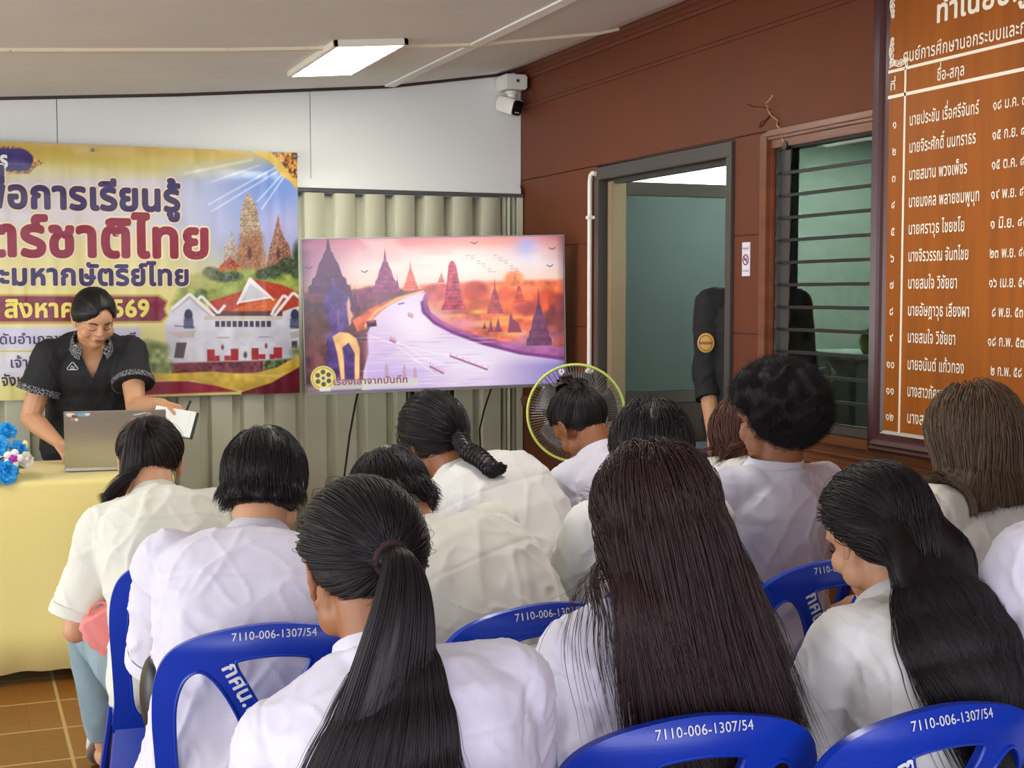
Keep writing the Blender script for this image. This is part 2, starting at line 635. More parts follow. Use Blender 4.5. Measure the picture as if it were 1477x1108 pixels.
# crown moulding and bead rail
mb = MB()
cp = [(0, 2.535), (.010, 2.535), (.014, 2.548), (.022, 2.552), (.024, 2.566), (.036, 2.572), (.040, 2.588), (.052, 2.592), (.054, 2.62), (0, 2.62)]
mb.rings([[(WX - px, -2.5, pz) for px, pz in cp], [(WX - px, WY, pz) for px, pz in cp]])
struct(mb.build('trim_5', M['brown'], bevel=0.0015))
mb = MB()
cp = [(0, 2.392), (.006, 2.392), (.010, 2.398), (.010, 2.404), (.006, 2.410), (0, 2.410)]
mb.rings([[(WX - px, -2.5, pz) for px, pz in cp], [(WX - px, WY, pz) for px, pz in cp]])
struct(mb.build('trim_6', M['brown']))
# casing round the window
mb = MB()
for d, e in ((0.0, .030), (.010, .018), (.024, .012)):
    mb.box(WX - e, WX, NY1 + .012 + d * 1.2, NY1 + .03 + d * 2.4, NZ0 - .05, 2.02)
mb.box(WX - .012, WX, NY1 + .0, NY1 + .014, NZ0, 2.0)
for z0, z1, e in ((1.965, 1.995, .016), (1.995, 2.006, .026), (2.006, 2.022, .034), (2.022, 2.03, .022)):
    mb.box(WX - e, WX, NY0 - .1, NY1 + .03, z0, z1)
struct(mb.build('trim_7', M['brown_wood'], bevel=0.002))
mb = MB()
for z0, z1, e in ((.955, .985, .034), (.930, .955, .016), (.918, .930, .026), (.893, .918, .014), (.880, .893, .022)):
    mb.box(WX - e, WX, 1.2, DY0 - .02, z0, z1)
struct(mb.build('trim_8', M['brown_wood'], bevel=0.003))
mb = MB()
for y0, y1 in ((1.2, DY0 - .02),):
    mb.box(WX - .006, WX, y0, y1, 0.02, .88)
    for yy in np.arange(y0 + .25, y1, .55):
        mb.box(WX - .012, WX, yy, yy + .03, .08, .88)
struct(mb.build('trim_9', M['brown_wood'], bevel=0.002))
struct(MB().box(WX - .014, WX, DY1, WY, .88, .93).box(WX - .020, WX, DY1, WY, .905, .918).build('trim_10', M['brown_wood'], bevel=0.003))
struct(MB().box(WX - .012, WX, -2.5, DY0, 0, .09).box(WX - .012, WX, DY1, WY, 0, .09).build('baseboard_right', M['skirt']))

# louvred window
win = empty('window_1', (WX, 3.7, NZ0), 'louvred window of twelve greenish glass blades beside the doorway', 'window')
struct(win)
win.location = (0, 0, 0)
mb = MB()
mb.box(WX + .004, WX + .06, NY1 - .012, NY1 + .002, NZ0, NZ1).box(WX + .004, WX + .06, NY0, NY0 + .02, NZ0, NZ1)
mb.box(WX + .004, WX + .06, NY0, NY1, NZ0, NZ0 + .03).box(WX + .004, WX + .06, NY0, NY1, NZ1 - .006, NZ1 + .004)
mb.box(WX + .014, WX + .05, NY1 - .075, NY1 - .012, NZ0 + .03, NZ1 - .006)
mb.build('window_frame', M['alu'], win, bevel=0.002)
for i in range(12):
    z = NZ0 + .030 + i * .0783
    g = MB().hexa([(WX + .014, NY0 + .02, z), (WX + .018, NY0 + .02, z), (WX + .018, NY1 - .02, z), (WX + .014, NY1 - .02, z),
                   (WX + .020, NY0 + .02, z + .084), (WX + .024, NY0 + .02, z + .084), (WX + .024, NY1 - .02, z + .084), (WX + .020, NY1 - .02, z + .084)])
    go = g.build('louvre_blade', M['glass_louvre'], win)
    MB().box(WX + .008, WX + .020, NY0 + .02, NY1 - .02, z - .006, z + .005).build('blade_edge', M['black'], go)
    MB().hexa([(WX - .002, NY1 - .018, z + .002), (WX + .012, NY1 - .018, z + .002), (WX + .012, NY1 - .004, z + .002), (WX - .002, NY1 - .004, z + .002),
               (WX + .008, NY1 - .018, z + .074), (WX + .024, NY1 - .018, z + .074), (WX + .024, NY1 - .004, z + .074), (WX + .008, NY1 - .004, z + .074)]).build('blade_clip', M['track'], go)

# doorway: dark frame and an open glazed leaf
dr = empty('door_1', (WX, 5.1, 0), 'open dark aluminium door with a tinted glass pane', 'door')
struct(dr)
dr.location = (0, 0, 0)
mb = MB()
mb.box(WX - .012, WX + .09, DY1 - .045, DY1, 0, DZ - .055).box(WX - .012, WX + .09, DY0, DY0 + .045, 0, DZ - .055).box(WX - .012, WX + .09, DY0, DY1, DZ - .055, DZ)
mb.box(WX + .03, WX + .07, DY0 + .045, DY1 - .045, DZ - .075, DZ - .055)
mb.build('door_frame', M['alu'], dr, bevel=0.003)
# the leaf stands square to the wall inside the office
LY = 5.615; LX0, LX1 = WX + .02, WX + .96
mb = MB()
mb.box(LX0 + .07, LX1, LY, LY + .04, 1.895, 1.955).box(LX1 - .06, LX1, LY, LY + .04, .02, 1.955)
mb.box(LX0 + .06, LX1, LY, LY + .04, .02, .12).box(LX0 + .06, LX1, LY, LY + .04, .955, 1.01)
leaf = mb.build('door_leaf', M['alu'], dr, bevel=0.003)
MB().box(LX0, LX0 + .07, LY - .005, LY + .045, .02, 1.955).build('hinge_stile', M['alu_tan'], leaf, bevel=0.003)
MB().box(LX0 + .07, LX1 - .06, LY + .016, LY + .024, 1.01, 1.895).build('pane', M['glass_door'], leaf)
MB().box(LX0 + .07, LX1 - .06, LY + .008, LY + .032, .12, .955).build('lower_panel', M['skirt'], leaf)
MB().tube([(LX1 - .03, LY - .04, 1.0), (LX1 - .03, LY - .05, 1.03), (LX1 - .03, LY - .05, 1.17), (LX1 - .03, LY - .04, 1.2)], .008).box(LX1 - .045, LX1 - .015, LY - .01, LY, 0.98, 1.22).build('door_handle', M['track'], leaf)

# office beyond the side wall
struct(MB().box(WX + .08, 6.4, 2.2, 7.6, -.1, 0).build('floor', M['office_floor']))
struct(MB().box(WX + .08, 6.4, 2.2, 7.6, 2.52, 2.6).build('ceiling', M['office_wall']))
struct(MB().box(6.3, 6.4, 2.2, 7.6, 0, 2.52).build('wall_office_right', M['office_wall']))
struct(MB().box(WX + .08, 6.4, 7.5, 7.6, 0, 2.52).build('wall_office_back', M['office_wall']))
struct(MB().box(WX + .08, 6.4, 2.1, 2.2, 0, 2.52).build('wall_office_front', M['office_wall']))

# ------------------------------------------------------------------ ceiling panel lamp
M['lamp'] = mat('lit_diffuser', (255, 250, 236), 0.5, emit=21.0)
M['lamp_frame'] = mat('lamp_frame', (226, 222, 206), 0.5)
lx0, lx1, ly0, ly1 = 1.350, 1.650, 5.22, 6.03
cl = empty('ceiling_light', ((lx0 + lx1) / 2, (ly0 + ly1) / 2, ceil_z(1.5)), 'rectangular white ceiling light panel, lit, above the banner end', 'ceiling light')
sl = math.atan2(ceil_z(lx1) - ceil_z(lx0), lx1 - lx0)
cl.rotation_euler = (0, -sl, 0)
w, l = (lx1 - lx0) / 2, (ly1 - ly0) / 2
mb = MB().box(-w, w, -l, -l + .02, -.026, 0).box(-w, w, l - .02, l, -.026, 0).box(-w, -w + .02, -l, l, -.026, 0).box(w - .02, w, -l, l, -.026, 0)
mb.build('frame', M['lamp_frame'], cl, bevel=0.003)
MB().box(-w + .018, w - .018, -l + .018, l - .018, -.024, -.010).build('diffuser', M['lamp'], cl)

# ------------------------------------------------------------------ security camera in the corner
cc = empty('security_camera', (2.60, WY - .05, 2.46), 'white security camera with a black face hanging in the ceiling corner', 'security camera')
MB().box(-.045, .075, -.10, .045, .015, .088).build('junction_box', M['white_pl'], cc, bevel=0.008)
MB().lathe([(.009, -.002), (.009, 0), (.006, .001)], (.02, -.102, .055), 12, 'y').build('screw', M['track'], cc)
MB().lathe([(.028, 0), (.034, .004), (.034, .012), (.024, .018)], (.015, -.03, -.004), 20).lathe([(.020, -.035), (.024, -.03), (.024, 0)], (.015, -.03, 0), 16).build('mount', M['white_pl'], cc, smooth=40)
rot = np.array([[math.cos(.55), math.sin(.55), 0], [-math.sin(.55), math.cos(.55), 0], [0, 0, 1]]).T
rot = rot @ np.array([[1, 0, 0], [0, math.cos(.3), -math.sin(.3)], [0, math.sin(.3), math.cos(.3)]])
c0 = np.array([.005, -.035, -.062])


def sq_ring(a, y, k=.45, n=24):
    out = []
    for j in range(n):
        t = 2 * math.pi * j / n
        cx, sx = math.cos(t), math.sin(t)
        out.append(c0 + rot @ np.array([a * np.sign(cx) * abs(cx) ** k, y, a * np.sign(sx) * abs(sx) ** k]))
    return out


MB().rings([sq_ring(.024, .075), sq_ring(.040, .055), sq_ring(.044, -.02), sq_ring(.041, -.046), sq_ring(.038, -.046)]).build('camera_body', M['white_pl'], cc, smooth=40)
face = MB().rings([sq_ring(.036, -.040), sq_ring(.037, -.050), sq_ring(.030, -.0515)]).build('lens_face', mat('lens_black', (10, 12, 20), 0.12), cc, smooth=40)
mb = MB()
for x0, x1 in ((-.017, -.010), (-.008, -.002), (.003, .007), (.010, .014)):
    p = [c0 + rot @ np.array(q) for q in ((x0, -.0535, -.026), (x1, -.0535, -.026), (x1, -.0535, -.020), (x0, -.0535, -.020), (x0, -.051, -.026), (x1, -.051, -.026), (x1, -.051, -.020), (x0, -.051, -.020))]
    mb.hexa(p)
mb.build('face_marking', M['paper'], face)

# ------------------------------------------------------------------ conduit beside the door, loose wire above the window, no-smoking plate
cd = empty('cable_conduit', (WX, 5.74, 0), 'white plastic cable conduit running down beside the door frame', 'conduit')
pts = [(-.016, -.03, 1.993), (-.016, .0, 2.0), (-.016, .022, 1.99), (-.016, .03, 1.96), (-.016, .03, 1.5), (-.016, .028, .10)]
MB().tube(pts, .011, 12).build('pipe', M['white_pl'], cd, smooth=60)
for z in (1.80, 1.10, .5):
    MB().box(-.03, 0, .012, .048, z - .008, z + .008).box(-.008, 0, -.006, .014, z - .006, z + .006).build('clip', M['white_pl'], cd, bevel=0.003)
wpts = [(WX - .012, 4.165, 1.965), (WX - .02, 4.18, 1.995), (WX - .012, 4.19, 2.02), (WX - .022, 4.21, 2.04), (WX - .010, 4.225, 2.06), (WX - .018, 4.26, 2.085), (WX - .012, 4.285, 2.105), (WX - .03, 4.27, 2.125), (WX - .035, 4.235, 2.135), (WX - .03, 4.225, 2.148)]
w_o = empty('loose_wire', (0, 0, 0), 'thin loose wire sticking up from the window head on the brown wall', 'wire')
MB().tube(wpts, .0022, 6).build('copper_strand', mat('pale_wire', (190, 150, 110), 0.4), w_o, smooth=60)
MB().lathe([(.016, 0), (.016, .02)], (WX - .02, 4.163, 1.968), 12, 'x').build('wire_plug', M['black'], w_o, bevel=0.002)
MB().tube([(WX - .003, 4.225, 2.045), (WX - .003, 4.255, 2.07), (WX - .003, 4.28, 2.09), (WX - .003, 4.30, 2.075), (WX - .003, 4.345, 2.07), (WX - .003, 4.355, 2.05), (WX - .003, 4.325, 2.062), (WX - .003, 4.295, 2.085)], .002, 6).tube(
    [(WX - .003, 4.285, 2.105), (WX - .003, 4.33, 2.12), (WX - .003, 4.40, 2.13), (WX - .003, 4.44, 2.145)], .0016, 6).build('dark_strand', M['groove'], w_o, smooth=60)

ns = empty('no_smoking_sign', (WX, 4.437, 1.58), 'small white no smoking plate on the brown panel beside the doorway', 'sign')
MB().box(-.004, 0, -.027, .027, -.062, .062).build('plate', mat('sign_white', (226, 220, 232), .35), ns, bevel=0.001)
ring = []
M['sign_red'] = mat('sign_dark_red', (120, 40, 60), 0.4); M['sign_ink'] = mat('sign_ink', (44, 40, 66), 0.5); M['sign_blue'] = mat('sign_blue', (60, 90, 150), .5)
mb = MB()
for j in range(28):
    a, b = 2 * math.pi * j / 28, 2 * math.pi * (j + 1) / 28
    mb.hexa([(-.0055, .019 * math.cos(t) * q, .019 * math.sin(t) * q - .002) for t, q in ((a, .86), (b, .86), (b, 1.08), (a, 1.08))] + [(-.004, .019 * math.cos(t) * q, .019 * math.sin(t) * q - .002) for t, q in ((a, .86), (b, .86), (b, 1.08), (a, 1.08))])
mb.hexa([(-.0056, .0146, .0105), (-.0056, .0115, .0135), (-.0056, -.0146, -.0145), (-.0056, -.0115, -.0175), (-.004, .0146, .0105), (-.004, .0115, .0135), (-.004, -.0146, -.0145), (-.004, -.0115, -.0175)])
mb.build('prohibition_ring', M['sign_red'], ns)
MB().box(-.0052, -.004, -.010, .013, -.004, .0005).tube([(-.005, -.010, .002), (-.005, -.006, .007), (-.005, -.011, .011)], .001, 5).build('cigarette', M['sign_ink'], ns)
mb = MB()
text_mesh(mb, 'ห้ามสูบบุหรี่', lambda u, v: (-.0045, -u, v + .036), size=.012, squeeze=.8, align='C')
mb.build('sign_lettering', M['sign_ink'], ns)
mb = MB()
text_mesh(mb, 'NO SMOKING', lambda u, v: (-.0045, -u, v - .046), size=.009, squeeze=.75, align='C')
mb.build('sign_lettering', M['sign_blue'], ns)

# ------------------------------------------------------------------ honour board with white lettering
M['board'] = mat('varnished_board', (148, 80, 14), 0.42, spec=0.3, bump=0.03, bscale=20, vary=0.16, vscale=7, stretch=(1, 3.5, 0.25))
M['board_frame'] = mat('dark_red_wood_frame', (62, 26, 26), 0.28)
M['ink_white'] = mat('cream_white_paint', (240, 230, 208), 0.5)
hb = empty('honour_board', (0, 0, 0), 'large framed wooden honour board with cream Thai lettering on the side wall', 'sign board')
BY0, BY1, BZ0, BZ1 = 2.40, 3.612, .962, 2.452
MB().box(WX - .050, WX - .002, BY0 + .05, BY1 - .05, BZ0 + .04, BZ1 - .04).build('panel', M['board'], hb)
prof = [(0, 0), (.0, .054), (.010, .066), (.020, .062), (.026, .072), (.040, .066), (.046, .058), (.060, .056), (.070, .050), (.071, 0)]
mb = MB()
rr = []
for (cy, cz, sy, sz) in ((BY1, BZ0, -1, 1), (BY1, BZ1, -1, -1), (BY0, BZ1, 1, -1), (BY0, BZ0, 1, 1)):
    rr.append([(WX - h, cy + sy * d, cz + sz * d) for d, h in prof])
mb.rings(rr, cap=False, closed=True)
mb.build('frame', M['board_frame'], hb)
KX = WX - .0515
SB = .990


def kh():
    p = glyph('\u0e01')[0]
    return max(q[:, 1].max() for q in p)


KH = kh()


def board_text(mb, s, y_left, z, h, width=None, align='L', bold=.012):
    size = h / KH
    _, _, w0 = text2d(s, size=size, bold=bold)
    sq = (width / w0) if width else .62
    text_mesh(mb, s, lambda u, v: (KX, (y_left - u) * SB, 1.45 + (z + v - 1.45) * SB), size=size, squeeze=sq, align=align, bold=bold)


mb = MB()
board_text(mb, 'ทำเนียบผู้บริหาร', 3.362, 2.243, .050, 0.64, bold=.03)
board_text(mb, 'ศูนย์การศึกษานอกระบบและการศึกษาตามอัธยาศัย', 3.512, 2.150, .030, .90)
board_text(mb, 'ที่', 3.572, 2.075, .022, .030)
board_text(mb, 'ชื่อ-สกุล', 3.352, 2.074, .027, .122)
board_text(mb, 'วัน เดือน ปี', 2.99, 2.074, .027, .20)
names = ['นายประชัน เรื่อศรีจันทร์', 'นายจิระศักดิ์ นนทราธร', 'นายสมาน พวงเพ็ชร', 'นายมงคล พลายชมพูนุท', 'นายศราวุธ ไชยชโย', 'นางจิรวรรณ จันทไชย', 'นายสมใจ วิชัยยา',
         'นายอัษฎาวุธ เลียงผา', 'นายสมใจ วิชัยยา', 'นายอนันต์ แก้วทอง', 'นางสาวภัคชาดา ก่อพงศ์', 'นางสาว', 'นางสาว']
widths = [.309, .298, .263, .316, .255, .273, .226, .279, .221, .259, .315, .115, .115]
dates = ['๑๘ ม.ค. ๓๐', '๑๕ ก.ย. ๔๒', '๑๕ ต.ค. ๔๒', '๑๙ พ.ย. ๔๒', '๑ มิ.ย. ๔๘', '๒๓ พ.ย. ๔๘', '๑๖ เม.ย. ๕๑', '๘ พ.ย. ๕๓', '๑๘ ก.พ. ๕๗', '๒ ก.พ. ๕๘', '๖ ม.ค. ๖๒', '', '']
TH = '๐๑๒๓๔๕๖๗๘๙'
for i in range(13):
    z = 1.958 - .0816 * i + (.008 if i == 12 else 0)
    board_text(mb, names[i], 3.476 - .0013 * i, z, .0285, widths[i])
    if dates[i]:
        board_text(mb, dates[i], 3.112 if len(dates[i]) > 9 else 3.098, z + .002, .024, .150 if len(dates[i]) > 9 else .125)
    num = ''.join(TH[int(c)] for c in str(i + 1))
    board_text(mb, num, 3.556 + .010 * (len(num) - 1), z, .022, .021 * len(num))
mb.build('lettering', M['ink_white'], hb)
mb = MB()
for z0, z1 in ((2.128, 2.137), (2.050, 2.060)):
    mb.box(KX - .0005, KX + .002, 2.48, 3.585 * SB, 1.45 + (z0 - 1.45) * SB, 1.45 + (z1 - 1.45) * SB)
mb.box(KX - .0005, KX + .002, 3.4945 * SB, 3.502 * SB, 1.003, 2.126)
mb.build('ruled_line', M['ink_white'], hb)
for cy, cz, sz in ((3.540, 2.375, -1), (3.540, 2.137, 1)):   # corner scrolls
    mb = MB()
    O_ = np.array([KX, cy, cz])
    for arm in (0, 1):
        pos = .014
        for k in range(5):
            R0 = .0125 - .0016 * k
            ctr = O_ + (np.array([0, -.012, sz * pos]) if arm == 0 else np.array([0, -pos, sz * .012]))
            pts = []
            for q in range(19):
                t = q / 18; ang = t * 9.0 + k * 1.3 + arm; r_ = R0 * (1 - .75 * t)
                pts.append(ctr + np.array([0, -math.cos(ang) * r_, sz * math.sin(ang) * r_]))
            mb.tube(pts, [.0026 * (1 - .5 * q / 18) for q in range(19)], 5)
            pos += R0 * 1.75
        mb.tube([O_ + (np.array([0, -.002 - .004 * math.sin(q), sz * .085 * q / 8]) if arm == 0 else np.array([0, -.085 * q / 8, sz * (.002 + .004 * math.sin(q))])) for q in range(9)], .0018, 5)
    mb.build('corner_scroll', M['ink_white'], hb)

# ------------------------------------------------------------------ painting tools for the printed banner and the picture on the screen
class Paint:
    def __init__(s, x, y, base=(128, 128, 128)):
        s.x = np.asarray(x, float); s.y = np.asarray(y, float)
        s.c = np.tile(np.array(base, float), (len(s.x), 1))

    def mix(s, m, col):
        m = np.clip(m, 0, 1)[:, None]
        s.c = s.c * (1 - m) + np.asarray(col, float) * m

    def poly(s, pts, col, a=1.0, soft=0.0, noise=0.0, nscale=.2, seed=0):
        p = np.array(pts, float)
        pad = 2 + soft * 2
        idx = np.where((s.x > p[:, 0].min() - pad) & (s.x < p[:, 0].max() + pad) & (s.y > p[:, 1].min() - pad) & (s.y < p[:, 1].max() + pad))[0]
        if not len(idx): return
        x = s.x[idx]; y = s.y[idx]
        ins = np.zeros(len(idx), bool); d2 = np.full(len(idx), 1e9)
        n = len(p)
        for i in range(n):
            x0, y0 = p[i]; x1, y1 = p[(i + 1) % n]
            if y0 != y1:
                ins ^= ((y0 > y) != (y1 > y)) & (x < (x1 - x0) * (y - y0) / (y1 - y0) + x0)
            dx, dy = x1 - x0, y1 - y0
            t = np.clip(((x - x0) * dx + (y - y0) * dy) / (dx * dx + dy * dy + 1e-9), 0, 1)
            d2 = np.minimum(d2, (x - x0 - t * dx) ** 2 + (y - y0 - t * dy) ** 2)
        sd = np.where(ins, 1, -1) * np.sqrt(d2)
        m = np.clip(.5 + sd / (2 * max(soft, .5)), 0, 1) * a
        c = np.tile(np.array(col, float), (len(idx), 1))
        if noise:
            nz = vnoise(np.stack([x * nscale, y * nscale, np.full(len(x), seed)], 1), seed) + .6 * vnoise(np.stack([x * nscale * 2.7, y * nscale * 2.7, np.full(len(x), 3.3)], 1), seed + 1)
            c = np.clip(c * (1 + noise * nz[:, None]), 0, 255)
        s.c[idx] = s.c[idx] * (1 - m[:, None]) + c * m[:, None]

    def rect(s, x0, y0, x1, y1, col, a=1.0, soft=0.0, **k):
        s.poly([(x0, y0), (x1, y0), (x1, y1), (x0, y1)], col, a, soft, **k)

    def ell(s, cx, cy, rx, ry, col, a=1.0, soft=1.0, noise=0.0, nscale=.15, seed=0):
        r = np.sqrt(((s.x - cx) / rx) ** 2 + ((s.y - cy) / ry) ** 2)
        m = np.clip(.5 + (1 - r) * min(rx, ry) / (2 * max(soft, .5)), 0, 1) * a
        c = np.array(col, float)
        if noise:
            i = np.where(m > 0)[0]
            nz = vnoise(np.stack([s.x[i] * nscale, s.y[i] * nscale, np.full(len(i), seed + .5)], 1), seed)
            cc_ = np.clip(c * (1 + noise * nz[:, None]), 0, 255)
            s.c[i] = s.c[i] * (1 - m[i, None]) + cc_ * m[i, None]
        else:
            s.mix(m, c)

    def glow(s, cx, cy, rx, ry, col, a=1.0):
        r2 = ((s.x - cx) / rx) ** 2 + ((s.y - cy) / ry) ** 2
        s.mix(a * np.exp(-r2), col)

    def grad(s, stops, axis='y'):
        t = s.y if axis == 'y' else s.x
        k = [q[0] for q in stops]
        s.c = np.stack([np.interp(t, k, [q[1][i] for q in stops]) for i in range(3)], 1)

    def line(s, pts, w, col, a=1.0, soft=.6):
        p = [np.array(q, float) for q in pts]
        for q0, q1 in zip(p[:-1], p[1:]):
            d = q1 - q0; n = np.array([-d[1], d[0]]) / (np.hypot(*d) + 1e-9) * w / 2
            s.poly([q0 + n, q1 + n, q1 - n, q0 - n], col, a, soft)


# ------------------------------------------------------------------ printed vinyl banner on the far wall
BX0, BX1, BT, BB = -0.25, 1.518, 2.124, 0.978
nx, nz = 560, 390
gx, gz = np.meshgrid(np.linspace(BX0, BX1, nx), np.linspace(BB, BT, nz))
gx = gx.ravel(); gz = gz.ravel()
GYB = WY - .080


def ripple(x, z):
    """how far the hanging vinyl stands off the wall"""
    x = np.asarray(x, float); z = np.asarray(z, float)
    P = np.stack([x * 9, z * 2.2, x * 0 + 4.2], 1)
    r = .0035 * vnoise(P, 5) + .0016 * vnoise(np.stack([x * 30, z * 5, x * 0], 1), 9) + .0012 * vnoise(np.stack([x * 7, z * 26, x * 0], 1), 12)
    r = r + .0025 * np.sin(x * 21 + z * 1.5) * np.clip((1.25 - z) * 2.2, 0, 1)
    r = r + .003 * np.sin((z - 2.02) * 40 + x * 3) * np.exp(-((z - 2.02) / .10) ** 2)
    return r - .006


def bpx(x, z):
    """design coordinates of the print"""
    z0, z1 = .19 * .3706 + GYB * .9288, 1.526 * .3706 + GYB * .9288
    s_ = (x - .19) / 1.336
    px = 426 * s_ * z1 / ((1 - s_) * z0 + s_ * z1)
    d = x * .3706 + GYB * .9288
    return px, 425 + (1.45 - z) * 2000 / d


px, py = bpx(gx, gz)
P = Paint(px, py)
P.grad([(205, (188, 158, 70)), (222, (196, 168, 80)), (238, (203, 190, 110)), (256, (206, 200, 160)), (266, (206, 202, 212)), (300, (212, 208, 216)), (330, (214, 210, 208)),
        (352, (222, 214, 160)), (400, (226, 216, 140)), (470, (226, 218, 150)), (585, (220, 212, 130))])
sky = np.clip((px - 215) / 130, 0, 1) * np.clip((430 - py) / 80, 0, 1) * np.clip((py - 226) / 34, 0, 1)
P.mix(sky * .95, (140, 160, 212))
P.glow(392, 262, 40, 38, (96, 134, 208), .8); P.glow(400, 330, 34, 30, (188, 178, 216), .7); P.glow(300, 330, 50, 26, (186, 186, 220), .6)
for a, b, w_, al in (((402, 238), (296, 296), 2.2, .6), ((405, 243), (300, 306), 2.2, .6), ((408, 246), (366, 292), 2.0, .65), ((411, 247), (372, 303), 2.0, .65), ((370, 240), (300, 264), 3, .35), ((360, 232), (262, 252), 4, .35)):
    P.line([a, b], w_, (232, 238, 246), al, 1.0)
P.poly([(358, 220), (376, 230), (390, 240), (400, 254), (412, 262), (420, 272), (428, 280), (430, 214)], (206, 176, 82), 1, 1)
P.poly([(384, 222), (398, 232), (408, 246), (416, 256), (428, 266), (430, 214)], (150, 106, 52), 1, 1, noise=.7, nscale=.30, seed=3)
# distant temple towers
P.poly([(300, 330), (428, 330), (428, 400), (290, 402)], (190, 190, 220), .0)
P.ell(424, 372, 8, 22, (62, 82, 70), 1, 3, .5)
P.poly([(328.5, 332), (332, 350), (338, 362), (339, 398), (316, 398), (318, 354), (325, 350)], (176, 160, 148), 1, .8, .18, .35, 4)
P.poly([(395.5, 309), (399, 330), (404, 344), (412, 356), (418, 398), (376, 398), (383, 358), (388, 342), (391, 330)], (146, 104, 86), 1, .8, .30, .4, 7)
P.poly([(353.6, 278), (360, 289), (366, 304), (368.6, 324), (373, 345), (377, 372), (380, 398), (330, 398), (338, 366), (341, 340), (341.5, 312), (346, 292)], (172, 152, 126), 1, .8, .22, .45, 8)
P.poly([(342, 340), (372, 338), (379, 398), (331, 398)], (150, 96, 68), .70, 6, .32, .4, 11)
for yy in (296, 303, 311, 319, 327, 335):
    P.line([(343 + (335 - yy) * .04, yy), (368 - (335 - yy) * .06, yy)], .9, (110, 88, 70), .6)
P.ell(354, 366, 3, 9, (84, 44, 36)); P.ell(395, 366, 2.5, 8, (84, 50, 44))
P.poly([(325, 370), (345, 390), (345, 396), (300, 396), (306, 390)], (168, 84, 54), 1, 1, .3, .3, 2)
P.poly([(268, 396), (345, 388), (428, 392), (428, 428), (240, 440), (255, 410)], (150, 166, 84), 1, 4, .15, .1, 6)
for cx, cy, rx, ry in ((318, 400, 22, 7), (298, 394, 12, 9), (372, 396, 10, 8), (388, 392, 13, 10), (408, 384, 14, 12), (422, 396, 8, 6), (332, 398, 10, 6)):
    P.ell(cx, cy, rx, ry, (70, 84, 62), .95, 2, .5, .3)
P.glow(280, 405, 22, 16, (206, 196, 140), .7)
# white hall with red roofs
P.ell(284, 424, 9, 7, (92, 110, 70), 1, 2, .4)
P.poly([(240, 448), (267, 428), (300, 455), (400, 455), (416, 432), (428, 426), (428, 524), (234, 526), (231, 470)], (214, 216, 230), 1, .8, .05, .05, 3)
P.poly([(356, 402), (400, 411), (428, 424), (428, 440), (398, 450), (300, 455), (292, 436), (345, 419)], (184, 70, 52), 1, .8, .10, .4, 5)
P.poly([(320, 451), (350, 437), (392, 430), (402, 447)], (212, 108, 56), 1, .8, .08, .4, 2)
P.rect(300, 449, 400, 456, (96, 66, 66), 1, .8); P.rect(288, 456, 400, 461, (208, 200, 186), 1, .6)
P.poly([(354, 402), (336, 438), (386, 430)], (236, 236, 240), 1, .8); P.poly([(354, 409), (342, 434), (380, 428)], (206, 206, 212), 1, .8)
P.line([(354, 401), (335, 439)], 2.4, (244, 244, 248)); P.line([(354, 401), (388, 433)], 2.4, (244, 244, 248))
for pts in ([(241, 446), (267, 424), (303, 456)], [(279, 432), (284, 427), (308, 452), (318, 440)], [(384, 455), (388, 446), (402, 426), (408, 430)], [(388, 456), (416, 422), (428, 432)]):
    P.line(pts, 4.2, (238, 238, 244), 1, .8)
P.line([(242, 449), (267, 430), (298, 457)], 1.2, (150, 150, 172), .8)
for k in range(10):
    P.rect(303.5 + k * 8.2, 463, 309.5 + k * 8.2, 471.5, (66, 62, 74), 1, .6)
for cx in (265, 418):
    P.ell(cx, 455, 6, 9, (60, 62, 92), 1, .8); P.rect(cx - 7, 460, cx + 7, 474, (86, 92, 124), .9, .8)
    P.line([(cx - 20 if cx < 300 else cx - 8, 470), (cx + 9, 472)], 1.2, (70, 76, 100)); P.poly([(cx - 30 if cx < 300 else cx - 9, 480), (cx + 10, 476), (cx + 8, 486), (cx - 14 if cx < 300 else cx - 5, 488)], (198, 188, 190), 1, 1)
P.poly([(243, 516), (247, 494), (262, 494), (257, 517)], (98, 88, 92), 1, .8); P.rect(413, 492, 421, 502, (60, 66, 104), 1, .8)
for r in ((291, 504, 302, 521), (302, 513, 309, 521), (316, 513, 325, 520), (325, 503, 336, 520), (355, 502, 365, 519), (365, 511, 375, 518), (381, 511, 388, 518), (387, 501, 399, 517)):
    P.rect(*r, (176, 52, 58), 1, .6)
P.rect(338, 499, 352, 520, (226, 228, 238), 1, .6); P.ell(346, 512, 2.5, 4.5, (90, 84, 90)); P.ell(313.5, 501, 1.8, 3.4, (130, 50, 56)); P.ell(376, 499, 1.8, 3.4, (130, 50, 56))
P.line([(306, 487), (324, 487)], 1, (150, 120, 130)); P.line([(366, 486), (382, 486)], 1, (150, 120, 130)); P.rect(333, 478, 357, 486, (206, 206, 200), .8, 1)
P.poly([(236, 524), (372, 520), (372, 538), (240, 540)], (122, 60, 72), 1, 1.5, .25, .2, 3)
P.poly([(372, 520), (428, 516), (428, 532), (372, 538)], (96, 110, 80), 1, 2, .5, .25, 3)
for cx, cy, rx, ry in ((205, 515, 26, 24), (222, 505, 14, 10), (226, 530, 16, 12), (222, 519, 7, 6), (420, 508, 8, 8)):
    P.ell(cx, cy, rx, ry, (128, 144, 84), .9, 5, .4, .15)
P.poly([(150, 548), (206, 540), (300, 536), (350, 541), (392, 530), (430, 508), (430, 540), (392, 552), (350, 565), (318, 561), (270, 549), (206, 549), (150, 556)], (212, 180, 74), 1, 1, .15, .05, 4)
P.poly([(350, 541), (400, 540), (418, 539), (390, 545)], (236, 214, 130), .8, 1)
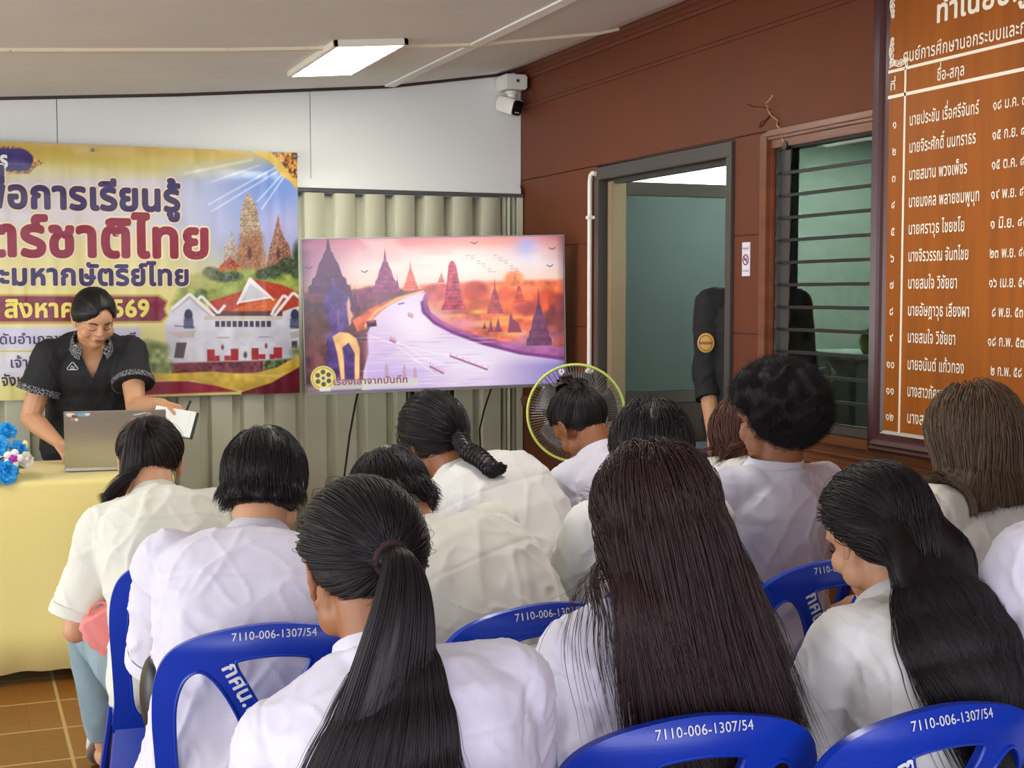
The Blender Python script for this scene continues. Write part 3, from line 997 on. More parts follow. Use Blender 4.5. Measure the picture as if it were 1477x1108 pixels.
P.poly([(150, 553), (206, 551), (262, 550), (300, 556), (334, 565), (200, 570), (150, 572)], (158, 40, 66), 1, 1, .1, .1, 4)
P.poly([(340, 566), (384, 552), (430, 526), (430, 570), (340, 572)], (112, 28, 46), 1, 1, .1, .1, 4)
# plates and panels behind the lettering
P.poly([(-60, 210), (30, 214), (40, 220), (50, 231), (62, 236), (48, 244), (40, 252), (-60, 254)], (170, 130, 70), 1, 1.2, .5, .35, 4)
P.poly([(-60, 213), (34, 217), (44, 225), (47, 234), (40, 248), (-60, 250)], (62, 52, 112), 1, .8, .1, .1, 2)
P.poly([(-60, 424), (224, 425), (236, 434), (232, 446), (236, 456), (226, 466), (-60, 468)], (190, 160, 80), 1, .8)
P.poly([(-60, 427), (222, 428), (233, 436), (229, 446), (233, 455), (224, 463), (-60, 464)], (128, 44, 68), 1, .8, .12, .1, 2)
P.rect(-60, 472, 196, 505, (208, 206, 224), 1, 3); P.rect(-60, 508, 186, 549, (214, 212, 222), 1, 3); P.line([(-60, 507), (190, 506)], 1.2, (186, 160, 100))
rgbb = lin_np(P.c)
nrow = nz
fs = [(r * nx + c, r * nx + c + 1, (r + 1) * nx + c + 1, (r + 1) * nx + c) for r in range(nz - 1) for c in range(nx - 1)]
me = bpy.data.meshes.new('banner')
me.from_pydata(np.stack([gx, GYB - ripple(gx, gz), gz], 1).tolist(), [], fs); me.update()
set_paint(me, rgbb)
bn = link_mesh('banner', me, attr_mat('printed_vinyl', rough=0.30, spec=0.45), None, 180)
tag(bn, 'wide printed vinyl banner with Thai headlines and temple pictures on the far wall', 'banner')

M['ink_navy'] = mat('ink_navy', (58, 46, 96), 0.35); M['ink_red'] = mat('ink_dark_red', (140, 34, 58), 0.35); M['ink_cream'] = mat('ink_cream', (240, 222, 184), 0.35)
M['ink_yellow'] = mat('ink_yellow', (236, 222, 110), 0.35); M['ink_black'] = mat('ink_black', (48, 38, 48), 0.4); M['ink_shadow'] = mat('ink_gold_brown', (196, 156, 104), 0.4)
pxm = .00323   # metres per design unit


def bx_of(pxv):
    lo = np.linspace(BX0 - .3, BX1, 4000)
    return float(np.interp(pxv, bpx(lo, lo * 0 + 1.5)[0], lo))


def bz_of(pxv, pyv):
    return 1.45 - (pyv - 425) * (bx_of(pxv) * .3706 + GYB * .9288) / 2000


def banner_text(s, meas, m0, m1, right, base, h, m, bold=.03, halo=None, halo_m=None):
    """lettering whose run `meas` spans design units m0..m1, ending at `right`"""
    size = h * pxm / KH
    _, _, w0 = text2d(meas, size=size, bold=bold)
    sq = (bx_of(m1) - bx_of(m0)) / w0
    xr = bx_of(right); zb = bz_of((m0 + m1) / 2, base)
    jobs = [(m, bold, .0026)]
    if halo: jobs += [(halo_m, halo, .0012)]
    for mm, bd, off in jobs:
        mb = MB()
        v, f, w_ = text2d(s, size=size, squeeze=sq, bold=bd, align='L')
        wn = w_; k = 1.0
        v = np.array(v)
        # bolder outlines advance further: bring them back over the letters
        X = xr - wn + v[:, 0] * k; Z = zb + v[:, 1]
        Y = GYB - ripple(X, Z) - off - v[:, 2] * 1.5e-5
        mb.add(np.stack([X, Y, Z], 1).tolist(), f)
        mb.build('lettering', mm, bn, recalc=False)


banner_text('เพื่อการเรียนรู้', 'การเรียนรู้', 40, 257, 257, 303, 29.5, M['ink_navy'], .045, .085, M['ink_cream'])
banner_text('ตร์ชาติไทย', 'ชาติไทย', 64.5, 300, 300, 370, 40, M['ink_red'], .045, .080, M['ink_cream'])
banner_text('และมหากษัตริย์ไทย', 'มหากษัตริย์ไทย', 10, 269, 269, 411, 22, M['ink_navy'], .040, .085, M['ink_cream'])
banner_text('สิงหาคม 2569', 'สิงหาคม 2569', 0, 210, 210, 457, 19, M['ink_yellow'], .035)
banner_text('ดับอำเภอขาณุวรลักษบุรี', 'บอำเภอขาณุวรลักษบุรี', 5, 190, 190, 495, 10.5, M['ink_navy'], .015)
banner_text('เจ้าส', 'เจ้าส', 6, 46, 46, 530, 11, M['ink_navy'], .015)
banner_text('จังหวัด', 'งหวั', 4, 37, 50, 556, 11.5, M['ink_black'], .03)
banner_text('โครงการ', 'ร', -1, 11, 11, 243, 16, M['paper'], .04)
for pxv in (131, 421):
    MB().lathe([(.007, 0), (.009, .002), (.006, .003)], (bx_of(pxv), GYB - .014, bz_of(pxv, 219 if pxv < 200 else 228)), 12, 'y').build('eyelet', M['track'], bn)

# ------------------------------------------------------------------ television on its stand
tA = np.array([1.440, 6.150]); tB = np.array([2.630, 5.930])
TW = float(np.linalg.norm(tB - tA)); tdir = (tB - tA) / TW
TH_ = .705
tv = empty('television', (*((tA + tB) / 2), 1.362), 'large flat television showing an orange riverside temple picture', 'television')
tv.rotation_euler = (R_(1.2), R_(-1.3), math.atan2(tdir[1], tdir[0]))
MB().box(-TW / 2, TW / 2, -.012, .035, -TH_ / 2, TH_ / 2).build('cabinet', M['black'], tv, bevel=0.003)
def fr(y, i):
    a = TW / 2 - (.004 if i else 0)
    return [(-a, y, -TH_ / 2 + (.013 if i else 0)), (a, y, -TH_ / 2 + (.013 if i else 0)), (a, y, TH_ / 2 - (.004 if i else 0)), (-a, y, TH_ / 2 - (.004 if i else 0))]


mb = MB()
mb.rings([fr(-.010, 0), fr(-.016, 0), fr(-.016, 1), fr(-.010, 1)], cap=False, closed=True)
mb.build('bezel', mat('tv_bezel_silver', (150, 148, 150), 0.3, metal=0.6), tv, bevel=0.001)
MB().box(-.25, .25, .035, .075, -.25, .15).build('rear_housing', M['black'], tv, bevel=0.01)
sx0, sx1, sz0, sz1 = -TW / 2 + .006, TW / 2 - .006, -TH_ / 2 + .014, TH_ / 2 - .005
nx, nz = 460, 262
gx, gz = np.meshgrid(np.linspace(0, 1, nx), np.linspace(0, 1, nz)); gx = gx.ravel(); gz = gz.ravel()
# design coordinates 0..1225 by 0..690
px = gx * 1225; py = (1 - gz) * 690
P = Paint(px, py)
P.grad([(0, (206, 120, 140)), (60, (226, 170, 170)), (130, (240, 210, 204)), (200, (246, 206, 184)), (240, (244, 160, 110)), (330, (214, 92, 74)), (420, (170, 84, 110)), (690, (150, 128, 190))])
P.mix(np.clip((260 - px) / 260, 0, 1) * np.clip((330 - py) / 200, 0, 1) * .75, (124, 66, 96))
P.glow(720, 120, 330, 110, (255, 240, 226), .9); P.glow(500, 10, 260, 34, (232, 130, 120), .6); P.glow(900, 20, 240, 26, (246, 150, 110), .5)
P.poly([(270, 0), (420, 0), (470, 60), (330, 75)], (252, 226, 214), .5, 18)
P.glow(1050, 55, 50, 44, (150, 160, 240), .9); P.glow(1090, 100, 120, 60, (238, 236, 246), .6)
P.mix(np.clip((px - 1100) / 160, 0, 1) * np.clip((220 - py) / 220, 0, 1) * .55, (140, 70, 70))
nzv = vnoise(np.stack([px * .012, py * .03, px * 0], 1), 2)
P.mix(np.clip(nzv, 0, 1) * np.clip((200 - py) / 160, 0, 1) * .35, (236, 160, 150))
# hazy orange ground and trees
P.poly([(540, 218), (760, 208), (1225, 205), (1225, 600), (960, 520), (700, 430), (560, 290)], (226, 96, 62), 1, 10, .25, .02, 3)
P.glow(980, 300, 300, 60, (250, 120, 60), .7); P.glow(900, 240, 260, 26, (255, 170, 110), .6)
for cx, cy, rx, ry, c in ((615, 250, 60, 38, (186, 70, 70)), (800, 248, 62, 46, (216, 70, 52)), (950, 262, 44, 34, (230, 92, 50)), (985, 200, 46, 40, (246, 130, 70)), (830, 330, 70, 46, (200, 90, 50)), (690, 330, 60, 36, (170, 70, 80)), (1150, 300, 70, 50, (226, 80, 44)),
                          (1205, 330, 50, 60, (150, 60, 60)), (1040, 330, 60, 32, (190, 66, 70)), (1180, 400, 60, 70, (130, 60, 60))):
    P.ell(cx, cy, rx, ry, c, .85, 10, .35, .03, int(cx))
for cx, cy, rx, ry in ((820, 345, 40, 10), (700, 360, 50, 8), (860, 400, 110, 16), (990, 450, 70, 14), (1070, 380, 40, 8), (940, 375, 60, 10)):
    P.ell(cx, cy, rx, ry, (252, 170, 70), .85, 6, .15, .03)
# left bank
P.poly([(0, 240), (60, 232), (330, 228), (560, 236), (420, 290), (330, 350), (285, 430), (280, 560), (260, 690), (0, 690)], (112, 62, 66), 1, 6, .35, .02, 8)
P.poly([(220, 370), (300, 320), (420, 268), (555, 240), (560, 246), (430, 292), (340, 345), (285, 410), (240, 420)], (226, 96, 52), 1, 4, .25, .03, 4)
P.line([(275, 400), (330, 330), (430, 276), (555, 243)], 10, (255, 190, 96), .9, 4)
for cx, cy, rx, ry in ((310, 246, 56, 30), (360, 252, 30, 20), (240, 280, 40, 36), (400, 240, 36, 14)):
    P.ell(cx, cy, rx, ry, (126, 56, 84), .9, 8, .35, .03)
P.glow(60, 420, 70, 120, (96, 74, 60), .6)
# river
riv = [(542, 248), (565, 252), (548, 285), (560, 340), (612, 390), (700, 440), (850, 500), (1020, 545), (1225, 580), (1225, 690), (255, 690), (265, 600), (290, 520), (288, 430), (320, 360), (390, 305), (470, 270)]
P.poly(riv, (222, 200, 226), 1, 4)
P.glow(520, 400, 170, 120, (250, 236, 244), .85); P.glow(760, 560, 200, 80, (244, 236, 250), .7); P.glow(360, 480, 80, 90, (206, 176, 224), .5)
m = np.clip((px - 850) / 350, 0, 1) * np.clip((py - 545) / 60, 0, 1)
P.mix(m * .85, (118, 106, 178))
m = np.clip((py - 520) / 150, 0, 1) * np.clip((700 - px) / 300, 0, 1) * np.clip((px - 260) / 30, 0, 1)
P.mix(m * .65, (166, 146, 220))
P.poly([(560, 255), (580, 258), (570, 300), (585, 340), (640, 385), (760, 440), (920, 485), (1225, 520), (1225, 585), (1000, 545), (830, 495), (690, 440), (600, 390), (548, 335), (545, 290)], (164, 90, 150), .95, 4, .12, .03, 2)
P.line([(545, 290), (550, 338), (602, 390), (690, 438), (830, 492), (1010, 542), (1225, 574)], 14, (112, 52, 122), .95, 4)
P.glow(740, 400, 90, 28, (222, 150, 190), .7); P.glow(1090, 480, 110, 40, (176, 130, 190), .7)
for k in range(60):
    rx_ = 300 + (k * 97) % 560; ry_ = 430 + (k * 61) % 250
    P.ell(rx_, ry_, 30 + (k * 7) % 34, 2.2, (252, 242, 252) if k % 3 else (170, 140, 210), .45, 2)


# stupas
def stupa(cx, base, top, wdt, col, a=1.0, steps=True):
    h = base - top
    pts = [(0, 0), (.035, .18), (.06, .30), (.11, .34), (.15, .42), (.24, .52), (.30, .66), (.33, .72), (.40, .75), (.42, .84), (.5, .88), (.52, 1.0)]
    P.poly([(cx + q * wdt, top + r * h) for q, r in pts] + [(cx - q * wdt, top + r * h) for q, r in pts[::-1]], col, a, 1.5, .15, .05, int(cx))
    for r in (.34, .42, .72, .80, .9):
        hw = float(np.interp(r, [q[1] for q in pts], [q[0] for q in pts])) * wdt * .97
        P.line([(cx - hw, top + r * h), (cx + hw, top + r * h)], 2.0, [v * .7 for v in col], .7, 1.5)


stupa(495, 240, 100, 70, (226, 110, 96)); stupa(378, 246, 40, 120, (150, 76, 110)); stupa(640, 206, 150, 30, (236, 140, 110)); stupa(630, 206, 180, 20, (230, 150, 120))
for q in (335, 420, 432):
    stupa(q, 240, 170, 22, (150, 76, 110))
stupa(118, 245, -30, 190, (84, 44, 76))
for q in (198, 215, 235):
    stupa(q, 330, 180 + (q - 198), 46, (90, 48, 80))
stupa(892, 355, 190, 74, (176, 70, 76)); stupa(1008, 310, 190, 56, (210, 80, 60)); stupa(990, 230, 160, 40, (244, 130, 80)); stupa(1102, 510, 240, 120, (112, 56, 92)); stupa(870, 440, 370, 26, (140, 60, 90)); stupa(905, 440, 365, 34, (140, 60, 90)); stupa(840, 425, 390, 20, (150, 66, 84))
P.poly([(692, 106), (702, 112), (712, 140), (718, 180), (728, 230), (740, 300), (752, 330), (636, 332), (650, 300), (662, 230), (668, 180), (674, 130), (682, 112)], (176, 66, 84), 1, 2, .3, .05, 2)
for yy in range(125, 330, 18):
    P.line([(672 - (yy - 120) * .14, yy), (712 + (yy - 120) * .16, yy)], 3, (230, 110, 100), .55, 2)
P.poly([(950, 445), (960, 380), (968, 352), (976, 380), (1000, 400), (1020, 445)], (140, 52, 84), 1, 2)
# seated statue in profile with a gold sash
P.poly([(92, 330), (86, 280), (100, 235), (130, 215), (128, 175), (140, 176), (156, 220), (186, 240), (206, 262), (214, 300), (210, 318), (224, 352), (214, 366), (216, 386), (204, 400), (180, 402), (176, 424), (236, 460), (250, 520), (244, 690), (70, 690), (90, 560), (100, 450), (120, 424), (112, 380)], (86, 58, 122), 1, 3, .25, .03, 6)
P.glow(120, 440, 34, 24, (140, 120, 190), .5)
for k in range(9):
    for q in range(7):
        P.ell(112 + k * 9 + q * 1.5, 224 + q * 10 - abs(k - 3) * 2, 4.5, 4.0, (66, 40, 100), .55, 1.5)
P.poly([(150, 318), (158, 316), (162, 345), (158, 392), (150, 392), (148, 350)], (130, 92, 140), .8, 2)
P.line([(208, 318), (222, 350)], 3, (255, 206, 160), .7, 1.5)
P.line([(206, 372), (216, 371)], 3, (120, 60, 70), .8, 1)
P.poly([(206, 262), (214, 300), (210, 318), (224, 352), (214, 366), (214, 384), (204, 392), (198, 340), (196, 290)], (240, 176, 130), .9, 3)
P.poly([(126, 440), (160, 420), (200, 426), (236, 452), (250, 500), (244, 640), (222, 640), (226, 520), (200, 470), (170, 490), (176, 560), (176, 640), (160, 640), (146, 520)], (246, 190, 128), 1, 3, .08, .02, 3)
for cx, cy in ((372, 590), (455, 600), (505, 612)):
    P.poly([(cx, cy - 22), (cx + 7, cy - 8), (cx + 10, cy + 40), (cx - 10, cy + 40), (cx - 7, cy - 8)], (196, 150, 176), .8, 2)
# boats, wakes, birds
P.poly([(284, 376), (328, 370), (332, 398), (288, 402)], (70, 40, 70), 1, 2); P.rect(292, 372, 322, 382, (150, 90, 90), 1, 1); P.poly([(432, 298), (462, 292), (464, 298), (436, 304)], (120, 100, 130), 1, 1.5)
for pts in ([(405, 470), (470, 495), (560, 560), (620, 580)], [(420, 490), (520, 570), (590, 620)], [(410, 475), (560, 520), (740, 560)], [(300, 440), (400, 480)], [(500, 560), (560, 550), (640, 580), (600, 590), (500, 560)]):
    P.line(pts, 3.0, (255, 246, 250), .8, 1.5)
for a, b, c in (((575, 590), (640, 626), 8), ((672, 545), (850, 615), 8), ((390, 462), (418, 476), 8), ((478, 352), (500, 364), 5)):
    P.line([a, b], c, (150, 84, 120), .9, 2)
    for k in range(7):
        q = (a[0] + (b[0] - a[0]) * k / 6, a[1] + (b[1] - a[1]) * k / 6)
        P.line([(q[0], q[1]), (q[0] + 4, q[1] - 16)], 3, (216, 140, 150), .85, 1.2)
for k in range(19):
    bx_, by_ = 765 + (k * 53) % 240, 85 + (k * 37) % 86
    P.line([(bx_ - 9, by_ - 2), (bx_, by_ + 2), (bx_ + 9, by_ - 3)], 2.2, (150, 110, 116), .8, 1)
for bx_, by_ in ((28, 128), (282, 150), (798, 28), (1172, 60), (1160, 140)):
    P.line([(bx_ - 16, by_ - 5), (bx_, by_ + 3), (bx_ + 16, by_ - 6)], 4, (80, 50, 60), .95, 1.2)
P.mix(np.clip((44 - px) / 44, 0, 1) * .35, (40, 24, 40)); P.mix(np.clip((px - 1190) / 40, 0, 1) * .4, (50, 36, 56))
# caption bar, film reel, round mark
P.poly([(90, 645), (120, 640), (520, 640), (520, 682), (96, 684)], (214, 210, 196), .75, 5); P.rect(0, 660, 300, 690, (206, 206, 190), .45, 14)
P.ell(78, 628, 58, 56, (226, 214, 120), 1, 1.5); P.ell(78, 628, 52, 50, (176, 150, 60), 1, 1.5); P.ell(78, 628, 47, 45, (226, 210, 130), 1, 1.5)
for k in range(6):
    P.ell(78 + 29 * math.cos(k * 1.047 + .5), 628 + 28 * math.sin(k * 1.047 + .5), 11, 11, (96, 84, 66), 1, 1.5)
P.ell(78, 628, 8, 8, (90, 90, 140), 1, 1.2)
P.rect(60, 670, 110, 690, (236, 238, 232), .7, 4)
P.ell(1208, 636, 14, 14, (226, 224, 226), 1, 1.2); P.ell(1208, 636, 6, 6, (130, 126, 136), 1, 1.2)
rgbt = lin_np(P.c)
me = bpy.data.meshes.new('screen')
fs = [(r * nx + c, r * nx + c + 1, (r + 1) * nx + c + 1, (r + 1) * nx + c) for r in range(nz - 1) for c in range(nx - 1)]
me.from_pydata(np.stack([sx0 + gx * (sx1 - sx0), np.full(len(gx), -.0135), sz0 + gz * (sz1 - sz0)], 1).tolist(), [], fs); me.update()
set_paint(me, rgbt)
scr = link_mesh('screen', me, attr_mat('lit_screen', emit=0.88, rough=0.15), tv)
mb = MB()
sc_ = (sx1 - sx0) / 1225
hs = 24 * sc_ / KH
_, _, w0 = text2d('เรื่องเล่าจากบันทึก', size=hs, bold=.03)
text_mesh(mb, 'เรื่องเล่าจากบันทึก', lambda u, v: (sx0 + 122 * sc_ + u, -.0142, sz1 - 672 * sc_ + v), size=hs, squeeze=350 * sc_ / w0, bold=.03)
mb.build('caption', mat('lit_caption_brown', (112, 70, 74), 0.5, emit=0.8), scr, recalc=False)

ts = empty('television_stand', (*((tA + tB) / 2 + np.array([.02, .08])), 0), 'black two pole floor stand under the television', 'stand')
ts.rotation_euler = (0, 0, math.atan2(tdir[1], tdir[0]))
for xx in (-.115, .07):
    MB().tube([(xx, 0, .06), (xx, 0, 1.25)], .021, 16).build('pole', M['black_metal'], ts, smooth=40)
MB().box(-.36, .36, -.03, .03, .03, .07).box(-.36, -.30, -.22, .22, .02, .06).box(.26, .32, -.22, .22, .02, .06).build('base', M['black_metal'], ts, bevel=0.006)
for xx, yy in ((-.33, -.2), (-.33, .2), (.29, -.2), (.29, .2)):
    MB().lathe([(.018, 0), (.022, .004), (.022, .018), (.016, .022)], (xx, yy, 0), 14).build('foot', M['black'], ts, smooth=40)
MB().box(-.22, .22, -.035, -.022, 1.14, 1.22).box(-.22, .22, -.035, -.022, 1.40, 1.46).box(-.13, -.10, -.03, -.01, 1.1, 1.46).box(.055, .085, -.03, -.01, 1.1, 1.46).build('bracket', M['black_metal'], ts, bevel=0.003)

c1 = MB().tube([(1.700, 6.16, 1.02), (1.695, 6.20, .95), (1.680, 6.25, .80), (1.660, 6.28, .60), (1.62, 6.3, .3), (1.60, 6.32, .012)], .005, 8).build('power_cord', M['black'], None, smooth=60)
tag(c1, 'black cord hanging from the left half of the television', 'cord')
c2 = MB().tube([(2.318, 6.04, 1.05), (2.318, 6.10, .98), (2.330, 6.2, .9), (2.325, 6.25, .8), (2.345, 6.28, .62), (2.38, 6.3, .3), (2.40, 6.32, .012)], .0045, 8).build('power_cord', M['black'], None, smooth=60)
tag(c2, 'black cord hanging from the right end of the television', 'cord')

# ------------------------------------------------------------------ table with a yellow cloth
M['cloth_y'] = mat('yellow_tablecloth', (224, 208, 132), 0.75, bump=0.10, bscale=220, sheen=0.2)
M['table'] = mat('table_laminate', (150, 120, 84), 0.5)
tb = empty('table', (-.12, 5.80, 0), 'long folding table hidden under the yellow cloth', 'table')
MB().box(-.90, .866, -.33, .33, .718, .742).build('tabletop', M['table'], tb, bevel=0.004)
for xx in (-.8, .78):
    for yy in (-.27, .27):
        MB().tube([(xx, yy, 0), (xx, yy, .72)], .016, 12).build('leg', M['black_metal'], tb, smooth=40)
nx = 150
tx0, tx1, ty0, ty1 = -1.04, .762, 5.455, 6.15
mbx = []
prof = [(0.0, .030), (.0, .2), (.0, .4), (.0, .6), (.0, .73), (.004, .744), (.016, .7505)]
vs = []; fs = []
xs = np.linspace(tx0, tx1, nx)
rows = []
for d, z in prof:
    k = np.clip((.745 - z) / .7, 0, 1)
    wv = .016 * k * np.sin(xs * 6.0 + .4) + .007 * k * np.sin(xs * 17 + 1.0) + .010 * k * vnoise(np.stack([xs * 2.3, xs * 0 + .5, xs * 0], 1), 3)
    zz = z + ((.022 * (xs - tx0) / 1.86 + .006 * np.sin(xs * 9) + .003 * np.sin(xs * 41)) if z < .05 else 0)
    rows.append(np.stack([xs, ty0 - .06 * k - wv * 1.0 + d, zz + xs * 0], 1))
for yy in np.linspace(ty0 + .06, ty1 - .02, 8):
    rows.append(np.stack([xs, yy + xs * 0, .751 + .0012 * vnoise(np.stack([xs * 8, xs * 0 + yy * 8, xs * 0], 1), 2)], 1))
rows.append(np.stack([xs, ty1 + xs * 0, .744 + xs * 0], 1)); rows.append(np.stack([xs, ty1 + .004 + xs * 0, .5 + xs * 0], 1))
V = np.concatenate(rows); nr = len(rows)
fs = [(r * nx + c, r * nx + c + 1, (r + 1) * nx + c + 1, (r + 1) * nx + c) for r in range(nr - 1) for c in range(nx - 1)]
mb = MB().add(V, fs)
mb.add([(tx1, ty0, .744), (tx1, ty1, .744), (tx1 + .006, ty1, .05), (tx1 + .006, ty0 - .05, .05)], [(0, 1, 2, 3)])
mb.add([(tx0, ty0, .744), (tx0, ty1, .744), (tx0 - .02, ty1, .05), (tx0 - .02, ty0 - .05, .05)], [(0, 1, 2, 3)])
o = mb.build('tablecloth', M['cloth_y'], None, smooth=60)
md = o.modifiers.new('thickness', 'SOLIDIFY'); md.thickness = .002
tag(o, 'pale yellow tablecloth draped over the long table to the floor', 'tablecloth')

# ------------------------------------------------------------------ laptop seen from the back of its lid
M['laptop'] = mat('silver_aluminium', (186, 184, 176), 0.32, metal=0.75)
M['keys'] = mat('dark_keys', (50, 50, 54), 0.5)
lp = empty('laptop', (.568, 5.668, .752), 'open silver laptop with stickers on its lid, on the yellow table', 'laptop')
lp.rotation_euler = (0, 0, math.atan2(-.035, .386))
MB().box(-.193, .193, .0, .262, .003, .016).build('base', M['laptop'], lp, bevel=0.003)
kb = MB()
for r in range(5):
    for c in range(13):
        kb.box(-.165 + c * .0255, -.165 + c * .0255 + .021, .035 + r * .024, .035 + r * .024 + .020, .016, .0175)
kb.build('keyboard', M['keys'], lp)
ang = R_(14)
cA, sA = math.cos(ang), math.sin(ang)


def lid(x, d, h):      # d: depth toward the viewer side, h: up along the lid
    return (x, .002 - h * sA - d * cA, .016 + h * cA - d * sA)


ld = MB().hexa([lid(-.193, -.004, 0), lid(.193, -.004, 0), lid(.193, .003, 0), lid(-.193, .003, 0), lid(-.193, -.004, .235), lid(.193, -.004, .235), lid(.193, .003, .235), lid(-.193, .003, .235)]).build('lid', M['laptop'], lp, bevel=0.002)
MB().hexa([lid(-.185, -.005, .012), lid(.185, -.005, .012), lid(.185, -.004, .012), lid(-.185, -.004, .012), lid(-.185, -.005, .228), lid(.185, -.005, .228), lid(.185, -.004, .228), lid(-.185, -.004, .228)]).build('display', mat('laptop_screen', (180, 190, 205), .3, emit=.5), ld)


def sticker(pts, m, t=.0036):
    n = len(pts)
    vs = [lid(x, .0028, h) for x, h in pts] + [lid(x, t, h) for x, h in pts]
    MB().add(vs, [tuple(range(n)), tuple(range(n, 2 * n))[::-1]] + [(i, (i + 1) % n, n + (i + 1) % n, n + i) for i in range(n)]).build('sticker', m, ld)


def blob(cx, ch, rx, rh, n=14, k=.16, ph=0):
    return [(cx + rx * (1 + k * math.sin(3 * a + ph)) * math.cos(a), ch + rh * (1 + k * math.cos(2 * a + ph)) * math.sin(a)) for a in [2 * math.pi * i / n for i in range(n)]]


st = {k: mat('sticker_' + k, c, .45) for k, c in dict(white=(228, 226, 214), blue=(120, 170, 206), brown=(120, 92, 76), pink=(190, 140, 140), green=(190, 200, 180), cream=(224, 204, 150)).items()}
sticker(blob(-.168, .222, .017, .009, ph=1), st['white']); sticker(blob(-.155, .216, .010, .006, ph=2), st['brown'], .004)
sticker(blob(-.120, .222, .026, .009, ph=.4), st['blue']); sticker(blob(-.104, .223, .010, .006), st['white'], .004)
sticker(blob(-.160, .203, .008, .006), st['pink']); sticker(blob(-.146, .202, .007, .006, ph=2), st['white'])
sticker([(.070, .212), (.098, .217), (.122, .224), (.126, .228), (.100, .224), (.070, .219)], st['green'])
sticker(blob(.088, .192, .030, .013, ph=.7), st['pink']); sticker(blob(.128, .203, .006, .020, k=.3), st['cream']); sticker(blob(.130, .219, .008, .008), st['pink'], .004)
sticker(blob(.072, .176, .017, .006), st['white']); sticker(blob(.122, .180, .022, .005, k=.4), st['green'])

# ------------------------------------------------------------------ bouquet of artificial flowers
fl = empty('flower_bouquet', (.105, 5.62, .752), 'bouquet of blue and white artificial roses at the left end of the table', 'flowers')
M['petal_blue'] = mat('petal_blue', (40, 160, 226), 0.55, vary=.15, vscale=30); M['petal_white'] = mat('petal_white', (240, 236, 226), 0.55)
M['petal_purple'] = mat('petal_purple', (170, 40, 160), 0.5); M['leafg'] = mat('leaf_green', (90, 130, 60), 0.5); M['petal_yel'] = mat('bud_cream', (240, 220, 160), .5)


def rose(name, c, r, m, nrm, seed=0):
    rg = random.Random(seed)
    nrm = np.array(nrm, float); nrm /= np.linalg.norm(nrm)
    u = np.cross(nrm, [0, 0, 1.0]); u /= np.linalg.norm(u) + 1e-9; v = np.cross(nrm, u)
    mb = MB()
    for ring, (cnt, tilt, sz, off) in enumerate(((3, .15, .42, .35), (5, .5, .62, .22), (6, .95, .80, .08), (7, 1.35, .92, -.08))):
        for k in range(cnt):
            a0 = 2 * math.pi * (k + rg.random() * .4) / cnt + ring
            G = []
            for i in range(6):
                t = i / 5; row = []
                for j in range(7):
                    s_ = (j - 3) / 3
                    wdt = sz * r * .75 * math.sin(math.pi * min(.98, .12 + .78 * t)) ** .6
                    a = a0 + s_ * wdt / (r * (.25 + .55 * t * math.sin(tilt) + .1))
                    rad = r * (.06 + math.sin(tilt) * t * sz * .95) + r * .08 * (1 - abs(s_)) * t
                    h = r * off + r * sz * math.cos(tilt) * t + r * .06 * math.sin(5 * s_ + k) * t - r * .10 * t * t * (ring > 1)
                    row.append(np.array(c) + nrm * h + rad * (math.cos(a) * u + math.sin(a) * v))
                G.append(row)
            vs = [p for row in G for p in row]
            fs = [(i * 7 + j, i * 7 + j + 1, (i + 1) * 7 + j + 1, (i + 1) * 7 + j) for i in range(5) for j in range(6)]
            mb.add(vs, fs)
    mb.ell(np.array(c) + nrm * r * .1, (r * .36, r * .36, r * .36), 8, 6)
    return mb.build(name, m, fl, smooth=50, recalc=False)


rs = [('blue_rose', (.045, -.16, .040), .052, 'petal_blue', (.3, -.9, .3)), ('blue_rose', (.095, -.10, .115), .040, 'petal_blue', (.5, -.8, .4)), ('blue_rose', (.02, -.13, .135), .046, 'petal_blue', (.0, -.9, .4)),
      ('blue_rose', (.055, -.09, .185), .040, 'petal_blue', (.2, -.7, .7)), ('white_rose', (-.03, -.175, .030), .045, 'petal_white', (-.2, -.95, .1)), ('white_rose', (.118, -.13, .078), .034, 'petal_white', (.6, -.75, .1)),
      ('blue_rose', (-.06, -.13, .12), .050, 'petal_blue', (-.3, -.9, .3)), ('white_rose', (-.05, -.10, .21), .042, 'petal_white', (-.2, -.7, .7)), ('blue_rose', (-.13, -.1, .07), .05, 'petal_blue', (-.7, -.7, .2)),
      ('blue_rose', (.05, .02, .17), .046, 'petal_blue', (.5, .2, .9)), ('white_rose', (-.03, .04, .2), .046, 'petal_white', (-.2, .4, .9)), ('blue_rose', (.10, .02, .07), .045, 'petal_blue', (.9, .2, .2)), ('blue_rose', (-.1, .05, .1), .05, 'petal_blue', (-.7, .7, .3))]
for i, (n_, c, r, m, nr_) in enumerate(rs):
    rose(n_, c, r, M[m], nr_, i)
mb = MB()
for k in range(5):
    a = 2 * math.pi * k / 5
    mb.ell((.072 + .022 * math.cos(a), -.158, .088 + .022 * math.sin(a)), (.015, .006, .015), 10, 6)
od = mb.build('orchid', M['petal_white'], fl, smooth=60)
mb = MB().ell((.072, -.163, .088), (.012, .008, .012), 10, 6)
for k in range(5):
    a = 2 * math.pi * k / 5 + .6
    mb.ell((.072 + .011 * math.cos(a), -.165, .088 + .011 * math.sin(a)), (.006, .004, .006), 8, 5)
mb.build('orchid_centre', M['petal_purple'], od, smooth=60)
MB().ell((.118, -.10, .130), (.012, .012, .020), 10, 8).build('bud', M['petal_yel'], fl, smooth=60)
mb = MB()
